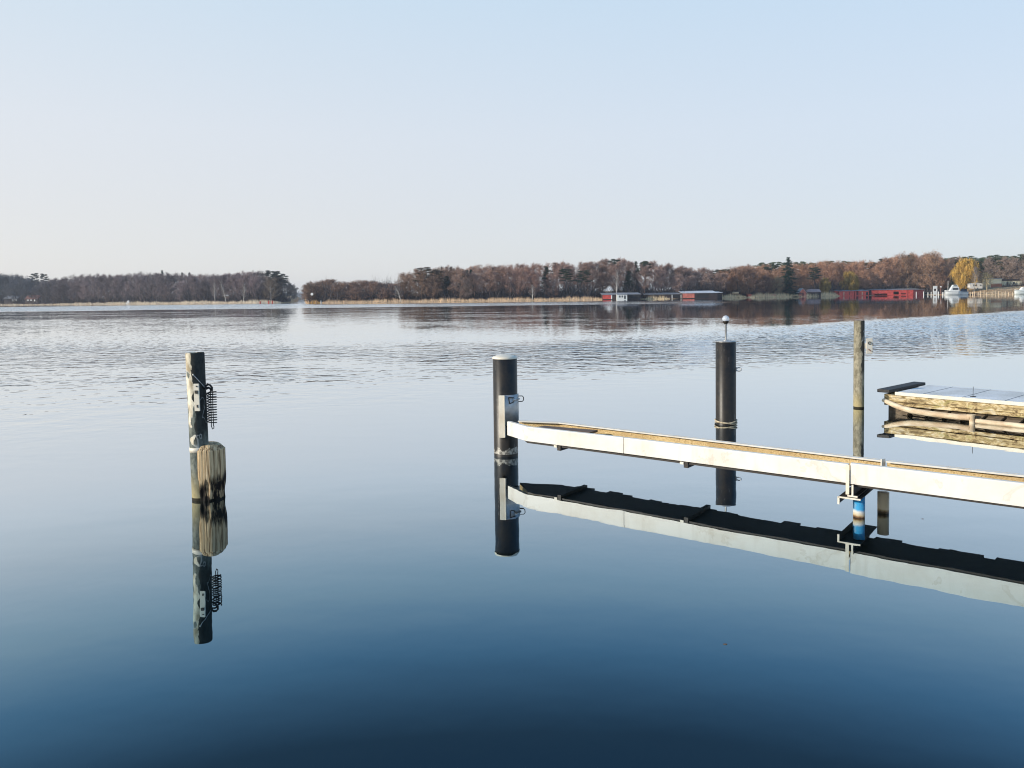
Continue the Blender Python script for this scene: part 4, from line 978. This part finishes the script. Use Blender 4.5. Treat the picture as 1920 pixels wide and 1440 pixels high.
shed('boat_shed', 'longest red boat shed with faded cream patches and dark end', 'boat shed', 1634, 1732, sd_(1670)-2, 553, 543.3, 541.3, 12, DRD, GRF, 'lean', (('red_front', 0, .80, -.05, .97, RED), ('cream_patch', .06, .30, .02, .30, CRM), ('cream_patch', .42, .52, .1, .66, CRM), ('cream_patch', .56, .66, .1, .3, CRM), ('white_post', .69, .70, 0, .97, WHP)))
# white frame, lamp and posts
D_ = 412; X, W, zb, H_ = pxbox(1749.5, 1757, D_, 553, 535.5)
e = empty('gate_frame', (X, D_, 0), 0, 'tall white frame with a square opening standing in the water', 'frame')
MB().box((-W/2+.18, 0, H_/2-.5), (.36, .3, H_+1)).build('upright', WHP, e); MB().box((W/2-.18, 0, H_/2-.5), (.36, .3, H_+1)).build('upright', WHP, e)
MB().box((0, 0, H_-.75), (W-.74, .3, 1.5)).build('panel', WHP, e); MB().box((0, .0, H_*.26), (W-.74, .3, H_*.40)).build('panel', WHP, e)
D_ = 410; p_ = aty(1764, 552.6, D_)
e = empty('quay_lamp', (p_.x, D_, 0), 0, 'thin lamp post with white head right of the white frame', 'lamp'); h_ = aty(1764, 538, D_).z
MB().tube([(0, 0, -1), (0, 0, h_)], .12, 8).build('pole', BRK, e); MB().box((0, 0, h_+.05), (.75, .5, .5)).build('lamp_head', WHP, e, .05)
for px, yt in ((1718, 547), (1732, 546.5), (1740, 548), (1746, 547)): post('short_post', 'short white-topped post before the dark end of the red shed', 'post', px, 436, 552.5, yt+.5, .42, WHP, 'white posts by the red shed end')
for px, yt in ((1759.5, 547), (1768, 548), (1772, 547)): post('short_post', 'short white post between the white frame and the cabin boat', 'post', px, 410, 552.6, yt, .5, WHP, 'white posts by the white frame')
pr = random.Random(5)
for px in (1819, 1823, 1828, 1834, 1839, 1845, 1851, 1861, 1867, 1872, 1878, 1884, 1892, 1898):
    post('short_post', 'pale wooden mooring post in the row below the sloping bank', 'post', px+pr.uniform(-1, 1), sd_(px)-5, 553, pr.uniform(545, 548.5), pr.uniform(.3, .5), CRM, 'mooring posts below the bank')
# quay timber behind the posts
X, W, zb, H_ = pxbox(1816, 1990, sd_(1850)-2, 552, 550)
a_, b_ = ground(1816, -1.0), ground(1990, -1.0)
m = MB(); m.tube([(a_.x, a_.y, .25), (b_.x, b_.y, .25)], .35, 6); tag(m.build('quay_timber', DKW), 'dark timber edge at the foot of the sloping bank', 'quay edge')
# boats
def boat(name, label, px0, px1, D, yb, yd, hull, cabin=None, mast=None, canvas=None, flip=1):
    X, W, zb, hd = pxbox(px0, px1, D, yb, yd); e = empty(name, (X, D, 0), 0, label, 'boat'); L_ = W; bm_ = L_*.28
    secs = [(-.5, .02, 1.12), (-.44, .45, 1.08), (-.3, .85, 1.0), (0, 1, .92), (.3, .95, .9), (.5, .78, .92)]
    vs = []; fs = []
    for u, b_, s_ in secs:
        x_ = u*L_*flip; hb = b_*bm_/2; zt_ = hd*s_
        vs += [(x_, -hb, zt_), (x_*.985, -hb*.85, hd*.25), (x_*.96, -hb*.35, -.35), (x_*.96, hb*.35, -.35), (x_*.985, hb*.85, hd*.25), (x_, hb, zt_)]
    for i in range(len(secs)-1):
        for j in range(5): fs.append((i*6+j, (i+1)*6+j, (i+1)*6+j+1, i*6+j+1))
        fs.append((i*6+5, (i+1)*6+5, (i+1)*6, i*6))
    fs += [(0, 1, 2, 3, 4, 5), tuple(range(30, 36))[::-1]]
    MB().add(vs, fs, True).build('hull', hull, e)
    m = MB()
    m.tube([(v[0]*1.001, v[1]*1.02, v[2]*.80) for v in vs[0::6]], .07, 6); m.build('rub_rail', NAV, e)
    if cabin:
        for k, (u0, u1, z1, sh) in enumerate(cabin):
            x0, x1 = (u0*L_)*flip, (u1*L_)*flip; zt_ = hd*z1; w_ = bm_*.36; z0 = hd*.9 if k == 0 else hd*cabin[k-1][2]
            dx = (x1-x0)*sh
            vs = [(x0, -w_, z0), (x1, -w_, z0), (x1, w_, z0), (x0, w_, z0), (x0+dx, -w_*.85, zt_), (x1-dx*.3, -w_*.85, zt_), (x1-dx*.3, w_*.85, zt_), (x0+dx, w_*.85, zt_)]
            c_ = MB().add(vs, [(0, 1, 5, 4), (1, 2, 6, 5), (2, 3, 7, 6), (3, 0, 4, 7), (4, 5, 6, 7)]).build('cabin', WHP if k == 0 else GRNB, e)
            zc = (z0+zt_)/2
            MB().box(((x0+x1)/2+dx*.3, -w_*.94, zc), (abs(x1-x0)*.55, .12, (zt_-z0)*.42)).build('cabin_window', GLS, c_)
    if mast: MB().tube([(mast[0]*L_, 0, hd*.9), (mast[0]*L_, 0, hd*mast[1])], .10, 6).build('mast', WHP, e)
    if canvas: MB().box((canvas[0]*L_, 0, hd*1.35), (L_*canvas[1], bm_*.8, hd*.9)).build('canopy', NAV, e, .1)
    return e
boat('cabin_boat', 'white cabin boat with a mast moored right of the white frame', 1771, 1800, 418, 552.6, 544.5, WHP, [(-.22, .42, 1.9, .25), (-.05, .3, 2.35, .2)], (-.28, 3.3))
boat('motor_boat', 'small white motor boat with dark canopy right of the cabin boat', 1797, 1815, 420, 552.3, 546, WHP, None, None, (.05, .55))
boat('motor_boat', 'pale green boat moored at the right end of the bank', 1902, 1935, 385, 552.0, 543.5, GRNB, [(-.2, .4, 1.6, .2)], None)
X, W, zb, H_ = pxbox(1373, 1385, sd_(1379)+6, 551, 547.5)
e = boat('rowing_boat', 'small pale boat lying upturned on the reeds left of the tiny red shed', 1373, 1385, sd_(1379)+6, 551, 548, CRM); e.location.z = zb+.3
# caravan
X, W, zb, H_ = pxbox(1818, 1842, 434, 541, 531)
e = empty('caravan', (X, 434, zb), 0, 'white caravan standing on the bank under the golden willow', 'caravan')
MB().add([(-W/2, 0, H_*.25), (-W*.38, 0, 0), (W/2, 0, 0), (W/2, 0, H_*.95), (0, 0, H_*1.1), (-W/2, 0, H_*.95), (-W/2, 2.3, H_*.25), (-W*.38, 2.3, 0), (W/2, 2.3, 0), (W/2, 2.3, H_*.95), (0, 2.3, H_*1.1), (-W/2, 2.3, H_*.95)],
         [(0, 1, 2, 3, 4, 5), (11, 10, 9, 8, 7, 6), (0, 6, 7, 1), (1, 7, 8, 2), (2, 8, 9, 3), (3, 9, 10, 4), (4, 10, 11, 5), (5, 11, 6, 0)]).build('body', WHP, e)
MB().box((-.5, -.03, H_*.62), (W*.30, .08, H_*.24)).build('window', GLS, e); MB().box((W*.36, -.03, H_*.6), (W*.10, .08, H_*.2)).build('window', GLS, e); MB().box((-.6, -.04, H_*.30), (W*.36, .08, H_*.08)).build('stripe', GRF, e)
for s_ in (-.1, .12): MB().tube([(s_*W, -.05, .0), (s_*W, .25, .0)], .33, 16).build('wheel', NAV, e)
# yellow building on the bank
e, W_, he_ = shed('clubhouse', 'long pale yellow building with dark flat roof and brick base on the bank', 'building', 1879, 1960, 452, 536, 526, 523, 9, YEL, DKW, 'flat', (('brick_base', -.01, 1.0, -.25, .12, BRK), ('window', .1, .14, .3, .75, GLS), ('window', .25, .29, .3, .75, GLS), ('door', .47, .51, .12, .8, DKW)))
shed('annex', 'pale yellow square block with brick base at the left end of the long building', 'building', 1858, 1878, 448, 538, 523, 521.5, 8, YEL, GRF, 'flat', (('brick_base', -.01, 1.01, -.1, .42, BRK), ('lamp', .15, .2, .85, .92, GLS)))
shed('house', 'white house with steep gable seen between the trees behind the long red shed', 'house', 1708, 1722, sd_(1715)+12, 545, 533, 522, 8, YEL, GRF, 'gable', (('window', .3, .45, .4, .6, GLS), ('window', .6, .75, .4, .6, GLS)), over=.2)

# ------------------------------------------------------------------ air
t = NT('thin_haze'); pv = t.node('ShaderNodeVolumePrincipled'); pv.inputs['Density'].default_value = HAZE
pv.inputs['Color'].default_value = (.88, .93, 1.0, 1); pv.inputs['Anisotropy'].default_value = .3; t.l.new(pv.outputs[0], t.out.inputs['Volume'])
if HAZE > 0: tag(MB().box((0, 2310, 21.5), (3600, 4740, 45)).build('haze', t.m), kind='stuff')
